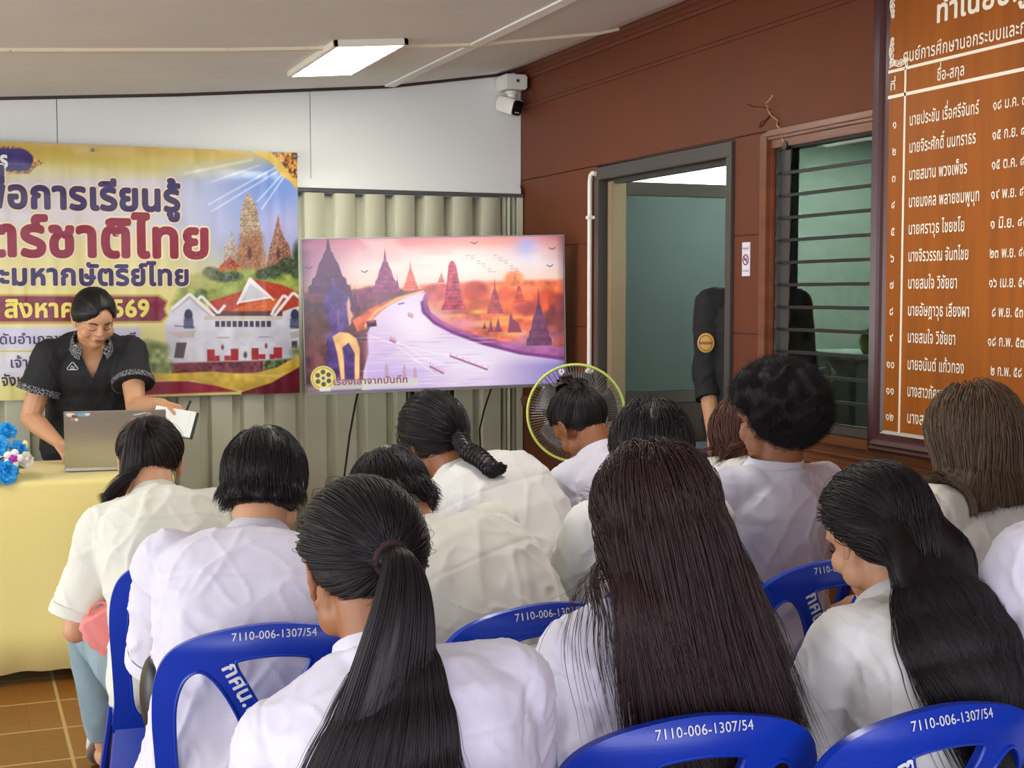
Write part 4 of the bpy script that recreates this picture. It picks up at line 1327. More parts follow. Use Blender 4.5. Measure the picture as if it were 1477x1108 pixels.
for k in range(14):
    a = 2 * math.pi * k / 14; rr_ = .11 + .03 * (k % 3)
    b0 = np.array([0, -.03, .03]); tip = b0 + np.array([rr_ * math.cos(a), rr_ * math.sin(a), -.02 + .03 * (k % 4)])
    sd_ = np.array([-math.sin(a), math.cos(a), .3]) * .024; mid = (b0 + tip) / 2 + np.array([0, 0, .015])
    mb.add([b0, mid + sd_, tip, mid - sd_, mid + np.array([0, 0, .004])], [(0, 1, 4), (1, 2, 4), (2, 3, 4), (3, 0, 4)])
mb.build('leaf_spray', M['leafg'], fl, smooth=60, recalc=False)
MB().lathe([(.055, 0), (.075, .03), (.08, .06), (.05, .085)], (0, 0, 0), 20).build('basket', M['petal_white'], fl, smooth=40)

# ------------------------------------------------------------------ pedestal fan
M['lime'] = mat('lime_rim', (206, 226, 110), 0.35); M['wire'] = mat('fan_wire', (120, 116, 112), 0.35, metal=0.5); M['blade'] = mat('fan_blade_grey', (84, 78, 80), 0.25)
FC = np.array([2.395, 5.28, .955]); fn_dir = -FC * np.array([1, 1, 0]); fn_dir[0] += .25; fn_dir[2] = .35; fn_dir /= np.linalg.norm(fn_dir)
fu = np.cross([0, 0, 1.0], fn_dir); fu /= np.linalg.norm(fu); fv = np.cross(fn_dir, fu)
fan = empty('pedestal_fan', (FC[0], FC[1], 0), 'pedestal fan with a lime green rim behind the girl with the hair claw', 'fan')
FO = FC - np.array([FC[0], FC[1], 0])


def fp(r, a, d): return FO + fn_dir * d + r * (math.cos(a) * fu + math.sin(a) * fv)


RF = .203
mb = MB()
N = 96
for k in range(N):
    a = 2 * math.pi * k / N
    mb.tube([fp(.035, a, .062), fp(.08, a, .060), fp(.14, a, .048), fp(.185, a, .026), fp(RF, a, 0)], .0011, 4, False)
for r, d in ((.075, .0605), (.13, .0515)):
    mb.tube([fp(r, 2 * math.pi * k / 48, d) for k in range(49)], .0014, 4, False)
mb.build('front_guard', M['wire'], fan)
mb = MB()
for k in range(60):
    a = 2 * math.pi * k / 60
    mb.tube([fp(.05, a, -.085), fp(.13, a, -.075), fp(.185, a, -.045), fp(RF, a, 0)], .0013, 4, False)
mb.build('rear_guard', M['wire'], fan)
MB().tube([fp(RF, 2 * math.pi * k / 64, 0) for k in range(65)], .0062, 8, False).build('rim', M['lime'], fan, smooth=60)
mb = MB()
mb.rings([[fp(.034 * q, 2 * math.pi * j / 20, d) for j in range(20)] for q, d in ((1, .050), (1.0, .062), (.8, .068), (.3, .070))]).build('badge', M['blade'], fan, smooth=40)
for b in range(5):
    a0 = 2 * math.pi * b / 5; G = []
    for i in range(9):
        r = .03 + .145 * i / 8
        for j in range(7):
            s_ = j / 6
            a = a0 + (s_ - .5) * (.75 + .25 * math.sin(i / 8 * 3)) + .25 * i / 8
            G.append(fp(r, a, -.022 + .040 * (s_ - .5) * (1 - .3 * i / 8)))
    o = MB().add(G, [(i * 7 + j, i * 7 + j + 1, (i + 1) * 7 + j + 1, (i + 1) * 7 + j) for i in range(8) for j in range(6)]).build('blade', M['blade'], fan, smooth=60)
    md = o.modifiers.new('thickness', 'SOLIDIFY'); md.thickness = .002
MB().rings([[fp(r, 2 * math.pi * j / 20, d) for j in range(20)] for r, d in ((.028, .03), (.028, -.03))]).build('hub', M['blade'], fan, smooth=40)
MB().rings([[fp(r, 2 * math.pi * j / 20, d) for j in range(20)] for r, d in ((.05, -.08), (.06, -.10), (.058, -.17), (.04, -.20), (.01, -.205))]).build('motor', M['blade'], fan, smooth=40)
pz = FO - fn_dir * .13
MB().tube([(pz[0], pz[1], .03), (pz[0], pz[1], pz[2] - .05)], .014, 14).cone((pz[0], pz[1], pz[2] - .08), .026, (pz[0], pz[1], pz[2] - .03), .032).build('pole', M['blade'], fan, smooth=50)
MB().lathe([(.17, 0), (.175, .012), (.16, .03), (.05, .045), (.03, .07)], (pz[0], pz[1], 0), 32).build('base', M['blade'], fan, smooth=40)

# ------------------------------------------------------------------ blue moulded chairs
M['blue'] = mat('blue_moulded_plastic', (10, 54, 172), 0.30, spec=0.5, bump=0.02, bscale=90)
M['chair_ink'] = mat('worn_white_paint', (216, 222, 228), 0.6, vary=.12, vscale=60)


def arc(pts, n=10):
    """closed smooth outline through control points (Catmull-Rom)"""
    p = np.array(pts, float); k = len(p); out = []
    for i in range(k):
        a, b, c, d = p[i - 1], p[i], p[(i + 1) % k], p[(i + 2) % k]
        for j in range(n):
            t = j / n
            out.append(.5 * ((2 * b) + (-a + c) * t + (2 * a - 5 * b + 4 * c - d) * t * t + (-a + 3 * b - 3 * c + d) * t ** 3))
    return np.array(out)


SEAT = .43


def back_map(u, v, w):
    """flat back outline -> curved, leaning backrest; w is the thickness, + towards the rear"""
    lean = .03 + .26 * v - .10 * v * v
    bow = .045 * (1 - (u / .21) ** 2) * min(1, max(0, v / .30))
    roll = -.020 * max(0, (v - .36) / .05) ** 2
    return (u * (1 + .06 * v / .42), -.165 - lean - bow - w - roll, SEAT + v * 1.05)


chair = empty('plastic_chair', (0, 0, 0), 'x', 'chair')
out_pts = [(-.203, -.02), (-.203, .06), (-.205, .16), (-.207, .24), (-.200, .31), (-.178, .358), (-.135, .386), (-.07, .402), (0, .408), (.07, .402), (.135, .386), (.178, .358), (.200, .31), (.207, .24), (.205, .16), (.203, .06), (.203, -.02), (.1, -.022), (0, -.022), (-.1, -.022)]
leafL = [(-.128, .330), (-.104, .318), (-.078, .280), (-.054, .225), (-.044, .170), (-.050, .10), (-.066, .045), (-.090, .022), (-.135, .020), (-.158, .045), (-.164, .11), (-.168, .19), (-.166, .262), (-.152, .310)]
tri = [(-.056, .350), (-.062, .338), (-.046, .306), (-.020, .256), (-.008, .240), (.008, .240), (.020, .256), (.046, .306), (.062, .338), (.056, .350), (0, .356)]
loops = [arc(out_pts, 5), arc(leafL, 6), arc(tri, 5), arc([(-a, b) for a, b in leafL][::-1], 6)]


def sheet(loops, w0, w1, mapf, cuts=16):
    bm = bmesh.new()
    tri_ = tessellate_polygon([[Vector((a, b, 0)) for a, b in l] for l in loops])
    vs = [bm.verts.new((a, b, 0)) for l in loops for a, b in l]
    for t in tri_:
        try: bm.faces.new([vs[i] for i in t])
        except ValueError: pass
    for k in range(1, cuts):
        u = -.21 + .42 * k / cuts
        bmesh.ops.bisect_plane(bm, geom=bm.verts[:] + bm.edges[:] + bm.faces[:], plane_co=(u, 0, 0), plane_no=(1, 0, 0), dist=1e-5)
    for k in range(1, cuts):
        v = -.02 + .43 * k / cuts
        bmesh.ops.bisect_plane(bm, geom=bm.verts[:] + bm.edges[:] + bm.faces[:], plane_co=(0, v, 0), plane_no=(0, 1, 0), dist=1e-5)
    bmesh.ops.recalc_face_normals(bm, faces=bm.faces)
    bound = [e for e in bm.edges if len(e.link_faces) == 1]
    pos = {v: (v.co.x, v.co.y) for v in bm.verts}
    dup = {v: bm.verts.new((v.co.x, v.co.y, 1)) for v in list(bm.verts)}
    for f in list(bm.faces):
        bm.faces.new([dup[v] for v in f.verts][::-1])
    for e in bound:
        a, b = e.verts
        bm.faces.new([a, b, dup[b], dup[a]])
    for v in bm.verts:
        w = w1 if v.co.z > .5 else w0
        v.co = Vector(mapf(v.co.x, v.co.y, w))
    bmesh.ops.recalc_face_normals(bm, faces=bm.faces)
    rim = [e for e in bm.edges if len(e.link_faces) == 2 and e.calc_face_angle(0) > .9]
    bmesh.ops.bevel(bm, geom=rim, offset=.0035, segments=2, affect='EDGES', clamp_overlap=True)
    me = bpy.data.meshes.new('sheet'); bm.to_mesh(me); bm.free()
    return me


back = link_mesh('backrest', sheet(loops, -.006, .010, back_map), M['blue'], chair, 40)
# raised rims around the openings and along the outer edge
mb = MB()
for l in loops[1:]:
    mb.tube([back_map(a, b, .010) for a, b in l] + [back_map(*l[0], .010)], .0035, 6, False)
mb.build('rim', M['blue'], back, smooth=60)
mb = MB()
aa = math.atan2(-.125, .062); ca, sa = math.cos(aa), math.sin(aa)


def splat_text(u, v):
    return back_map(-.088 + ca * u - sa * v, .338 + sa * u + ca * v, .0125)


_, _, w0 = text2d('กศน.ขาณุ', size=.0225 / KH, bold=.03)
text_mesh(mb, 'กศน.ขาณุ', splat_text, size=.0225 / KH, squeeze=.165 / w0, bold=.03)
mb.build('name_lettering', M['chair_ink'], back, recalc=False)
mb = MB()
_, _, w0 = text2d('7110-006-1307/54', size=.0185, bold=.006)
text_mesh(mb, '7110-006-1307/54', lambda u, v: back_map(-.070 + u, .3865 + v - .22 * (u / .2 - .4) ** 2 * .08, .0125), size=.0185, squeeze=.145 / w0, bold=.006)
mb.build('number_lettering', M['chair_ink'], back, recalc=False)


def sq(a, b, z, k=.32, n=40, dy=0):
    return [(a * np.sign(math.cos(t)) * abs(math.cos(t)) ** k, dy + b * np.sign(math.sin(t)) * abs(math.sin(t)) ** k, z) for t in [2 * math.pi * j / n for j in range(n)]]


MB().rings([sq(.195, .195, SEAT - .045), sq(.204, .204, SEAT - .02), sq(.206, .206, SEAT - .004), sq(.200, .200, SEAT + .003), sq(.182, .182, SEAT - .004), sq(.09, .09, SEAT - .012), sq(.01, .01, SEAT - .013)]).build('seat', M['blue'], chair, smooth=35)
for sx in (-1, 1):
    for sy in (-1, 1):
        rr = []
        for z, s_, off in ((SEAT - .005, 1.0, 0), (SEAT - .10, .95, .012), (.2, .78, .030), (0, .62, .055)):
            cx = sx * (.203 + off); cy = sy * (.203 + off + (.02 if sy < 0 else 0) * (1 - z / SEAT)); w_ = .085 * s_; t_ = .010
            # L-shaped channel
            P6 = [(0, 0), (-w_, 0), (-w_, -t_), (-.028 * s_, -t_ - .006), (-t_ - .006, -.028 * s_), (-t_, -w_), (0, -w_)]
            rr.append([(cx + sx * px_, cy + sy * py_, z) for px_, py_ in P6])
        MB().rings(rr).build('leg', M['blue'], chair, bevel=0.002)


def copy_tree(o, parent=None):
    c = o.copy(); COL.objects.link(c)
    if parent is not None: c.parent = parent
    for ch in o.children:
        copy_tree(ch, c)
    return c


_first = [True]


def put_chair(x, y, deg, label):
    c = chair if _first[0] else copy_tree(chair)
    _first[0] = False
    c.location = (x, y, 0); c.rotation_euler = (0, 0, R_(deg))
    c['label'] = label; c['group'] = 'blue plastic chairs of the class'
    return c


# ------------------------------------------------------------------ things in the office behind the glass
of = empty('filing_cabinet', (4.2, 5.86, 0), 'pale grey cabinet standing in the office, seen through the louvres', 'cabinet')
MB().box(-.25, .25, -.36, .36, 0, 1.135).build('body', M['grey_cab'], of, bevel=0.004)
MB().box(-.27, .27, -.38, .38, 1.135, 1.16).build('top', M['office_wall'], of, bevel=0.004)
for zz in (.04, .40, .76):
    d_ = MB().box(-.272, -.25, -.34, .34, zz, zz + .33).build('drawer', M['grey_cab'], of, bevel=0.003)
    MB().box(-.285, -.272, -.06, .06, zz + .24, zz + .26).build('drawer_handle', M['track'], d_, bevel=0.002)
M['mug'] = mat('green_glaze', (130, 150, 60), 0.25)
mg = empty('mug', (4.15, 5.66, 1.16), 'small green mug with a lid on top of the office cabinet', 'mug')
MB().lathe([(.035, 0), (.048, .02), (.050, .08), (.044, .10), (.040, .10), (.044, .08), (.03, .02)], n=20).build('cup', M['mug'], mg, smooth=50)
MB().tube([(0, .046, .08), (0, .08, .075), (0, .085, .045), (0, .05, .025)], .007, 8).build('handle', M['mug'], mg, smooth=60)
MB().lathe([(.055, .10), (.05, .115), (.02, .128), (.010, .14), (.012, .15), (.004, .155)], n=20).build('lid', M['mug'], mg, smooth=50)
dk = empty('office_desk', (3.60, 6.02, 0), 'office desk beside the cabinet, seen through the louvres', 'desk')
MB().box(-.28, .28, -.55, .6, .74, .775).build('desktop', M['table'], dk, bevel=0.003)
for xx in (-.25, .25):
    MB().box(xx - .02, xx + .02, -.5, .55, 0, .74).build('side_panel', M['skirt'], dk)
df = empty('desk_fan', (3.660, 5.349, .775), 'small white desk fan in the office, seen through the louvres', 'fan')
MB().lathe([(.07, 0), (.07, .015), (.02, .03), (.012, .19)], n=20).build('stand', M['white_pl'], df, smooth=40)
mb = MB(); fc = np.array([-.03, 0, 0.312])
for k in range(36):
    a = 2 * math.pi * k / 36
    q = lambda r, d: fc + np.array([d, r * math.cos(a), r * math.sin(a)])
    mb.tube([q(.02, -.04), q(.07, -.035), q(.105, 0), q(.07, .04), q(.02, .05)], .0022, 4, False)
for r, d in ((.105, 0), (.07, -.035)):
    mb.tube([fc + np.array([d, r * math.cos(2 * math.pi * k / 32), r * math.sin(2 * math.pi * k / 32)]) for k in range(33)], .004, 5, False)
mb.build('guard', M['white_pl'], df, smooth=50)
MB().lathe([(.03, .0), (.035, .03), (.03, .08), (.01, .1)], tuple(fc), 14, 'x').build('motor', M['white_pl'], df, smooth=40)
stb = empty('side_table', (3.06, 5.45, 0), 'low dark table inside the doorway, below the man in black', 'table')
MB().box(-.26, .26, -.13, .13, .755, .775).build('tabletop', mat('grey_blue_top', (90, 104, 116), .4), stb, bevel=0.003)
MB().box(-.25, .25, -.12, .12, .66, .755).build('apron', mat('navy_apron', (26, 30, 56), .5), stb)
for xx in (-.23, .23):
    for yy in (-.11, .10):
        MB().box(xx - .015, xx + .015, yy - .015, yy + .015, 0, .66).build('leg', M['black'], stb)

# ------------------------------------------------------------------ people
M['shirt_a'] = mat('white_shirt_cool', (214, 213, 227), 0.8, bump=0.08, bscale=420, sheen=.15)
M['shirt_b'] = mat('white_shirt_warm', (217, 218, 214), 0.8, bump=0.08, bscale=420, sheen=.15)
M['shirt_c'] = mat('off_white_shirt', (215, 216, 203), 0.8, bump=0.08, bscale=420, sheen=.15)
M['polo'] = mat('black_polo_cloth', (24, 25, 29), 0.8, bump=.08, bscale=300)
M['uniform'] = mat('black_uniform_cloth', (18, 18, 24), 0.8)
M['trousers'] = mat('dark_trousers', (26, 27, 34), 0.85)
M['jeans_pale'] = mat('pale_jeans', (132, 156, 164), 0.85, bump=.12, bscale=300, vary=.18, vscale=9)
M['jeans_teal'] = mat('teal_jeans', (74, 104, 110), 0.85, bump=.12, bscale=300, vary=.15, vscale=9)
M['shoe_white'] = mat('white_sneaker', (222, 216, 210), .6); M['shoe_black'] = mat('black_shoe', (24, 22, 22), .5); M['sole'] = mat('grey_sole', (112, 104, 98), .7)
M['skin_a'] = mat('skin_medium_brown', (176, 122, 86), 0.50, sss=.12); M['skin_b'] = mat('skin_light_brown', (198, 148, 112), 0.5, sss=.12); M['skin_c'] = mat('skin_brown', (150, 98, 64), 0.5, sss=.12)
M['claw'] = mat('dark_claw_plastic', (30, 27, 27), .18); M['lip'] = mat('lip', (150, 84, 74), .45); M['brow'] = mat('eyebrow_hair', (30, 24, 22), .7); M['eye'] = mat('eye_dark', (40, 30, 26), .15); M['eye_w'] = mat('eye_white', (224, 216, 206), .2)


def hair_mat(name, rgb, rough=.44):
    m = bpy.data.materials.new(name); m.use_nodes = True
    nt = m.node_tree; b = nt.nodes['Principled BSDF']
    hi = nt.nodes.new('ShaderNodeHairInfo'); cr = nt.nodes.new('ShaderNodeValToRGB')
    c = lin(rgb)
    cr.color_ramp.elements[0].color = (*[v * .55 for v in c], 1); cr.color_ramp.elements[1].color = (*[min(1, v * 1.7) for v in c], 1)
    nt.links.new(hi.outputs['Random'], cr.inputs['Fac']); nt.links.new(cr.outputs['Color'], b.inputs['Base Color'])
    b.inputs['Roughness'].default_value = rough; b.inputs['Specular IOR Level'].default_value = .38
    return m


for k, c in dict(black=(23, 20, 21), redbrown=(46, 27, 26), brown=(84, 66, 48), auburn=(80, 50, 40), dark=(32, 25, 24)).items():
    M['hair_' + k] = hair_mat('hair_' + k, c)
M['hair_curly'] = hair_mat('hair_curly_black', (20, 17, 17), .75)


def Rx(a): c, s = math.cos(a), math.sin(a); return np.array([[1, 0, 0], [0, c, -s], [0, s, c]])
def Ry(a): c, s = math.cos(a), math.sin(a); return np.array([[c, 0, s], [0, 1, 0], [-s, 0, c]])
def Rz(a): c, s = math.cos(a), math.sin(a); return np.array([[c, -s, 0], [s, c, 0], [0, 0, 1]])
def nrm(v): v = np.asarray(v, float); return v / (np.linalg.norm(v) + 1e-12)


class Pose:
    def __init__(s, c):
        s.c = c
        s.k = c.get('scale', 1.0)
        s.Y = Rz(R_(c.get('yaw', 0)))
        s.fwd = s.Y @ np.array([0, 1.0, 0]); s.right = s.Y @ np.array([1.0, 0, 0])
        laz = R_(c.get('laz', 0))
        ld = s.Y @ np.array([-math.sin(laz), math.cos(laz), 0])
        up = lambda a: np.array([0, 0, math.cos(a)]) + ld * math.sin(a)
        s.HR = Rz(R_(c.get('hy', c.get('yaw', 0)))) @ Rx(-R_(c.get('hp', 10))) @ Ry(R_(c.get('hr', 0)))
        s.H = np.array(c['head'], float)
        k = s.k
        skull = s.H + s.HR @ np.array([0, -.026, -.050]) * k
        hu = s.HR @ np.array([0, 0, 1.0])
        zt = c.get('pelvis_z', .51)
        a1 = R_(c.get('a1', 10))

        def build(a2):
            nd = nrm(up(a2) * .6 + hu * .4)
            C7 = skull - nd * .095 * k
            P1 = C7 - up(a2) * .265 * k
            P0 = P1 - up(a1) * .235 * k
            return nd, C7, P1, P0
        lo, hi = R_(-12), R_(88)
        for _ in range(40):
            mid = (lo + hi) / 2
            if build(mid)[3][2] < zt: lo = mid
            else: hi = mid
        s.a2 = (lo + hi) / 2
        s.neckdir, s.C7, s.P1, s.P0 = build(s.a2)
        s.skull = skull; s.up2 = up(s.a2)
        t = .47
        s.Q = (s.P1 - (1 - t) ** 2 * s.P0 - t * t * s.C7) / (2 * t * (1 - t))
        s.ws = c.get('ws', .165)
        s.g = c.get('girth', 1.0)

    def B(s, t):
        if t < 0:
            return s.P0 + np.array([0, 0, 1.0]) * t * .48 * s.k
        if t > 1:
            return s.C7 + s.neckdir * (t - 1) * .5 * s.k
        return (1 - t) ** 2 * s.P0 + 2 * t * (1 - t) * s.Q + t * t * s.C7

    def frame(s, t):
        e = .02
        d = nrm(s.B(min(t + e, 1.2)) - s.B(t - e))
        r = nrm(s.right - d * (s.right @ d))
        f = np.cross(d, r)
        return r, f, d

    def ring(s, t, a, bf, bb, n=28, k=.85):
        r, f, d = s.frame(t); c = s.B(t); out = []
        for j in range(n):
            q = 2 * math.pi * j / n
            cx, sx = math.cos(q), math.sin(q)
            out.append(c + r * a * np.sign(cx) * abs(cx) ** k + f * (bf if sx > 0 else bb) * np.sign(sx) * abs(sx) ** k)
        return out

    def shoulder(s, sd):
        r, f, d = s.frame(.90)
        return s.B(.90) + r * sd * s.ws * s.k + f * .012 + d * s.c.get('shrug', 0)

    def arm(s, sd):
        key = 'armR' if sd > 0 else 'armL'
        ua, fa = s.c.get(key, ((.10 * sd, .45, -.88), (-.45 * sd, .85, -.12)))
        S = s.shoulder(sd)
        if isinstance(ua, tuple) and len(ua) == 3:
            E = S + s.Y @ nrm(ua) * .285 * s.k
        W = E + s.Y @ nrm(fa) * .245 * s.k
        return S, E, W


RINGS = [(-.16, .168, .115, .130), (-.06, .176, .120, .140), (.06, .172, .122, .135), (.22, .152, .118, .112), (.40, .150, .115, .108), (.58, .160, .118, .112), (.74, .170, .118, .112), (.86, .168, .102, .102), (.95, .125, .072, .086), (1.02, .068, .058, .064)]


def hand(mb, W, d, n, sd, curl, scale=1.0, spread=1.0):
    """five separate fingers; d: direction of the hand, n: the way the palm faces, sd: +1 right hand, -1 left hand"""
    d = nrm(d); n = nrm(n - d * (n @ d)); s_ = np.cross(d, n) * sd     # s_ points to the thumb side
    k = scale
    mb.cone(W - d * .02, .024 * k, W + d * .02 * k, .022 * k)
    for i, (off, ln) in enumerate(((.030, .070), (.010, .078), (-.010, .072), (-.029, .056))):
        K = W + (d * (.085 - .004 * abs(i - 1)) + s_ * off) * k
        mb.cone(W + (d * .012 + s_ * off * .6) * k, .0135 * k, K, .0100 * k, 8)
        p = K; ang = 0.0; fan_ = nrm(d + s_ * (off * 2.2 * spread))
        for j, fr in enumerate((.45, .30, .25)):
            ang += curl[i][j] if hasattr(curl[i], '__len__') else curl[i] * (1, 1.1, .8)[j]
            dr = fan_ * math.cos(ang) + n * math.sin(ang)
            q = p + dr * ln * fr * k
            mb.cone(p, (.0088 - .0006 * j) * k, q, (.0084 - .0008 * j) * k, 8)
            p = q
    t0 = W + (d * .022 + s_ * .022 + n * .004) * k
    t1 = t0 + nrm(d * .62 + s_ * .66 + n * .34) * .042 * k
    t2 = t1 + nrm(d * .80 + s_ * .30 + n * .45) * .032 * k
    t3 = t2 + nrm(d * .86 - s_ * .05 + n * .48) * .026 * k
    mb.cone(t0, .0145 * k, t1, .0108 * k, 8).cone(t1, .0105 * k, t2, .0092 * k, 8).cone(t2, .0092 * k, t3, .0076 * k, 8)


def head_shape(mb, ps):
    k = ps.k; T = lambda p: ps.H + ps.HR @ (np.array(p, float) * k)

    def E(c, r, rot=None):
        R = ps.HR if rot is None else ps.HR @ rot
        mb.ell(T(c), tuple(np.array(r) * k), 20, 14, R)
    fw_ = ps.c.get('face', 1.0)
    E((0, -.012, .026), (.075, .095, .088)); E((0, .022, -.030), (.063 * fw_, .066, .078)); E((0, .050, -.078), (.036, .036, .034)); E((0, .036, .030), (.064, .060, .055))
    for sx in (-1, 1):
        E((sx * .040 * fw_, .056, -.030), (.026 * fw_, .026, .026 * fw_)); E((sx * .050, .020, -.060), (.022, .034, .030)); E((sx * .030, .074, .022), (.026, .014, .009))
        # ear
        pts = [(.006, -.032), (-.008, -.022), (-.018, -.004), (-.021, .012), (-.015, .027), (-.002, .034), (.010, .028), (.013, .014)]
        P3 = [T((sx * (.0775 + .012 * min(1, max(0, (.014 - y) / .03))), y - .006, z - .006)) for y, z in pts]
        for a, b in zip(P3[:-1], P3[1:]):
            mb.cone(a, .0052 * k, b, .0052 * k, 8)
        E((sx * .0800, -.008, -.002), (.0050, .015, .026)); E((sx * .0790, .004, -.030), (.006, .008, .009)); E((sx * .078, .009, -.004), (.006, .005, .009))
    mb.cone(T((0, .090, .020)), .0095 * k, T((0, .104, -.016)), .0130 * k)
    for sx in (-1, 1): E((sx * .011, .094, -.020), (.0095, .011, .008))
    E((0, .082, -.052), (.026, .014, .018)); E((0, .088, -.048), (.020, .010, .006)); E((0, .087, -.060), (.018, .010, .006))
    mb.cone(T((0, -.03, -.05)), .058 * k, ps.C7 + ps.neckdir * .01, .056 * k, 18)
    mb.cone(T((0, -.004, -.06)), .050 * k, ps.B(.97) + ps.frame(.97)[1] * .012, .052 * k, 18)


def loft_sleeve(mb, pts, rad, n=20):
    mb.tube(pts, rad, n)


def make_person(c):
    ps = Pose(c); k = ps.k; g = ps.g
    base = np.array([ps.P0[0], ps.P0[1], 0.0])
    rel = lambda me: set_v(me, get_v(me) - base)
    # ---- body
    mb = MB()
    head_shape(mb, ps)
    mb.rings([ps.ring(t, a * g * .93 * k, f * g * .92 * k, b * g * .92 * k) for t, a, f, b in RINGS])
    arms = {}
    for sd in (-1, 1):
        S, E, W = ps.arm(sd); arms[sd] = (S, E, W)
        mb.cone(ps.B(.93) + ps.right * sd * .05, .055 * k, S, .056 * k)
        fat = c.get('arm', 1.0)
        mb.cone(S, .053 * k * fat, S + (E - S) * .45, .046 * k * fat).cone(S + (E - S) * .45, .046 * k * fat, E, .037 * k * fat)
        mb.cone(E, .038 * k * fat, E + (W - E) * .3, .039 * k * fat).cone(E + (W - E) * .3, .039 * k * fat, W, .025 * k)
        hd = c.get('handR' if sd > 0 else 'handL', None)
        if hd is None:
            d = nrm((W - E) + np.array([0, 0, -.05])); hn = np.array([0, 0, -1.0]); cu = (.35, .4, .45, .5)
        else:
            d, hn, cu = ps.Y @ np.array(hd[0], float), ps.Y @ np.array(hd[1], float), hd[2]
        hand(mb, W, d, hn, sd, cu, k)
    hips = {}
    for sd in (-1, 1):
        hp_ = ps.P0 + ps.right * sd * .088 * k + np.array([0, 0, -.02])
        if c.get('stand'):
            kn = np.array([hp_[0] + sd * .01 * ps.right[0], hp_[1], .47 * k]); an = np.array([kn[0], kn[1], .085])
            kn = kn + ps.fwd * .015
        else:
            lv = c.get('legL' if sd < 0 else 'legR')
            if c.get('kneeL') and sd < 0:
                kn = np.array(c['kneeL'], float); an = np.array(c['ankleL'], float)
            elif lv:
                kn = hp_ + ps.Y @ np.array(lv[0], float); an = kn + ps.Y @ np.array(lv[1], float)
            else:
                kn = hp_ + ps.fwd * .41 * k + ps.right * sd * .05; kn[2] = .50
                an = kn - ps.fwd * .03; an[2] = .085
        hips[sd] = (hp_, kn, an)
        mb.cone(hp_, .082 * k, kn, .055 * k, 16).cone(kn, .055 * k, kn + (an - kn) * .35, .054 * k, 14).cone(kn + (an - kn) * .35, .054 * k, an, .034 * k, 14)
        fd = nrm(ps.fwd + ps.right * sd * .15)
        mb.cone(an + np.array([0, 0, -.03]), .034, an + fd * .09 + np.array([0, 0, -.055]), .028, 12).cone(an + fd * .09 + np.array([0, 0, -.055]), .028, an + fd * .14 + np.array([0, 0, -.062]), .021, 12)
    me = remesh(mb, c.get('voxel', .0055), 3)
    rel(me)
    body = link_mesh('person', me, M[c.get('skin', 'skin_a')], None, 180)
    body.location = base
    tag(body, c['label'], 'person', c.get('group'))
    T = lambda p: ps.H + ps.HR @ (np.array(p, float) * k) - base
    # ---- face details
    for sx in (-1, 1):
        if not c.get('open_eyes'):
            MB().tube([T((sx * .017, .0905, .003)), T((sx * .025, .0930, -.0025)), T((sx * .034, .0905, -.004)), T((sx * .044, .0835, -.001))], .0017 * k, 6).build('eyelashes', M['brow'], body, smooth=60)
        else:
            e = MB().ell(T((sx * .031, .077, .008)), (.0125 * k,) * 3, 14, 10).build('eye', M['eye_w'], body, smooth=60)
            MB().ell(T((sx * .031, .0855, .007)), (.006 * k,) * 3, 12, 8).build('iris', M['eye'], e, smooth=60)
        MB().tube([T((sx * .014, .0955, .026)), T((sx * .026, .0955, .031)), T((sx * .040, .0880, .031)), T((sx * .051, .0770, .025))], [.0022 * k, .0034 * k, .003 * k, .0014 * k], 6).build('eyebrow', M['brow'], body, smooth=60)
    MB().ell(T((0, .0945, -.0495)), (.021 * k, .006 * k, .0040 * k), 14, 8, ps.HR).ell(T((0, .0935, -.0585)), (.018 * k, .006 * k, .0050 * k), 14, 8, ps.HR).build('lips', M['lip'], body, smooth=60)
    # ---- trousers
    mb = MB()
    if c.get('stand'):
        mb.rings([ps.ring(t, a * g * k, f * g * k, b * g * k) for t, a, f, b in RINGS[:3]] )
    else:
        mb.rings([ps.ring(t, (a + .004) * g * k, (f + .004) * g * k, (b + .004) * g * k) for t, a, f, b in RINGS[:3]])
    for sd in (-1, 1):
        hp_, kn, an = hips[sd]
        lo_ = an + (kn - an) * .10
        mb.cone(hp_, .100 * k, kn, .074 * k, 16).cone(kn, .074 * k, kn + (lo_ - kn) * .4, .068 * k, 16)
        mb.tube([kn, kn + (lo_ - kn) * .4, lo_], [.074 * k, .068 * k, c.get('cuff', .060) * k], 16)
    me = remesh(mb, .010, 3); v = get_v(me); n = get_n(me)
    w_ = vnoise(v * np.array([22, 22, 13.]), 3) * .0035 + vnoise(v * 9, 8) * .003
    set_v(me, v + n * w_[:, None] - base)
    link_mesh('trousers', me, M[c.get('pants', 'trousers')], body, 180)
    # ---- shoes
    for sd in (-1, 1):
        hp_, kn, an = hips[sd]
        fd = nrm(ps.fwd + ps.right * sd * .15) if 'shoedir' not in c else nrm(ps.Y @ np.array(c['shoedir'], float))
        sd_v = np.cross(fd, [0, 0, 1.0])
        pit = R_(c.get('heel', 0) if sd < 0 else 0)
        toe = np.array([an[0], an[1], 0]) + fd * .17

        def tilt(p):
            q = p - toe
            a, h = q @ fd, q[2]
            return toe + sd_v * (q @ sd_v) + fd * (a * math.cos(pit) + h * math.sin(pit)) + np.array([0, 0, h * math.cos(pit) - a * math.sin(pit)])
        o0 = np.array([an[0], an[1], 0])
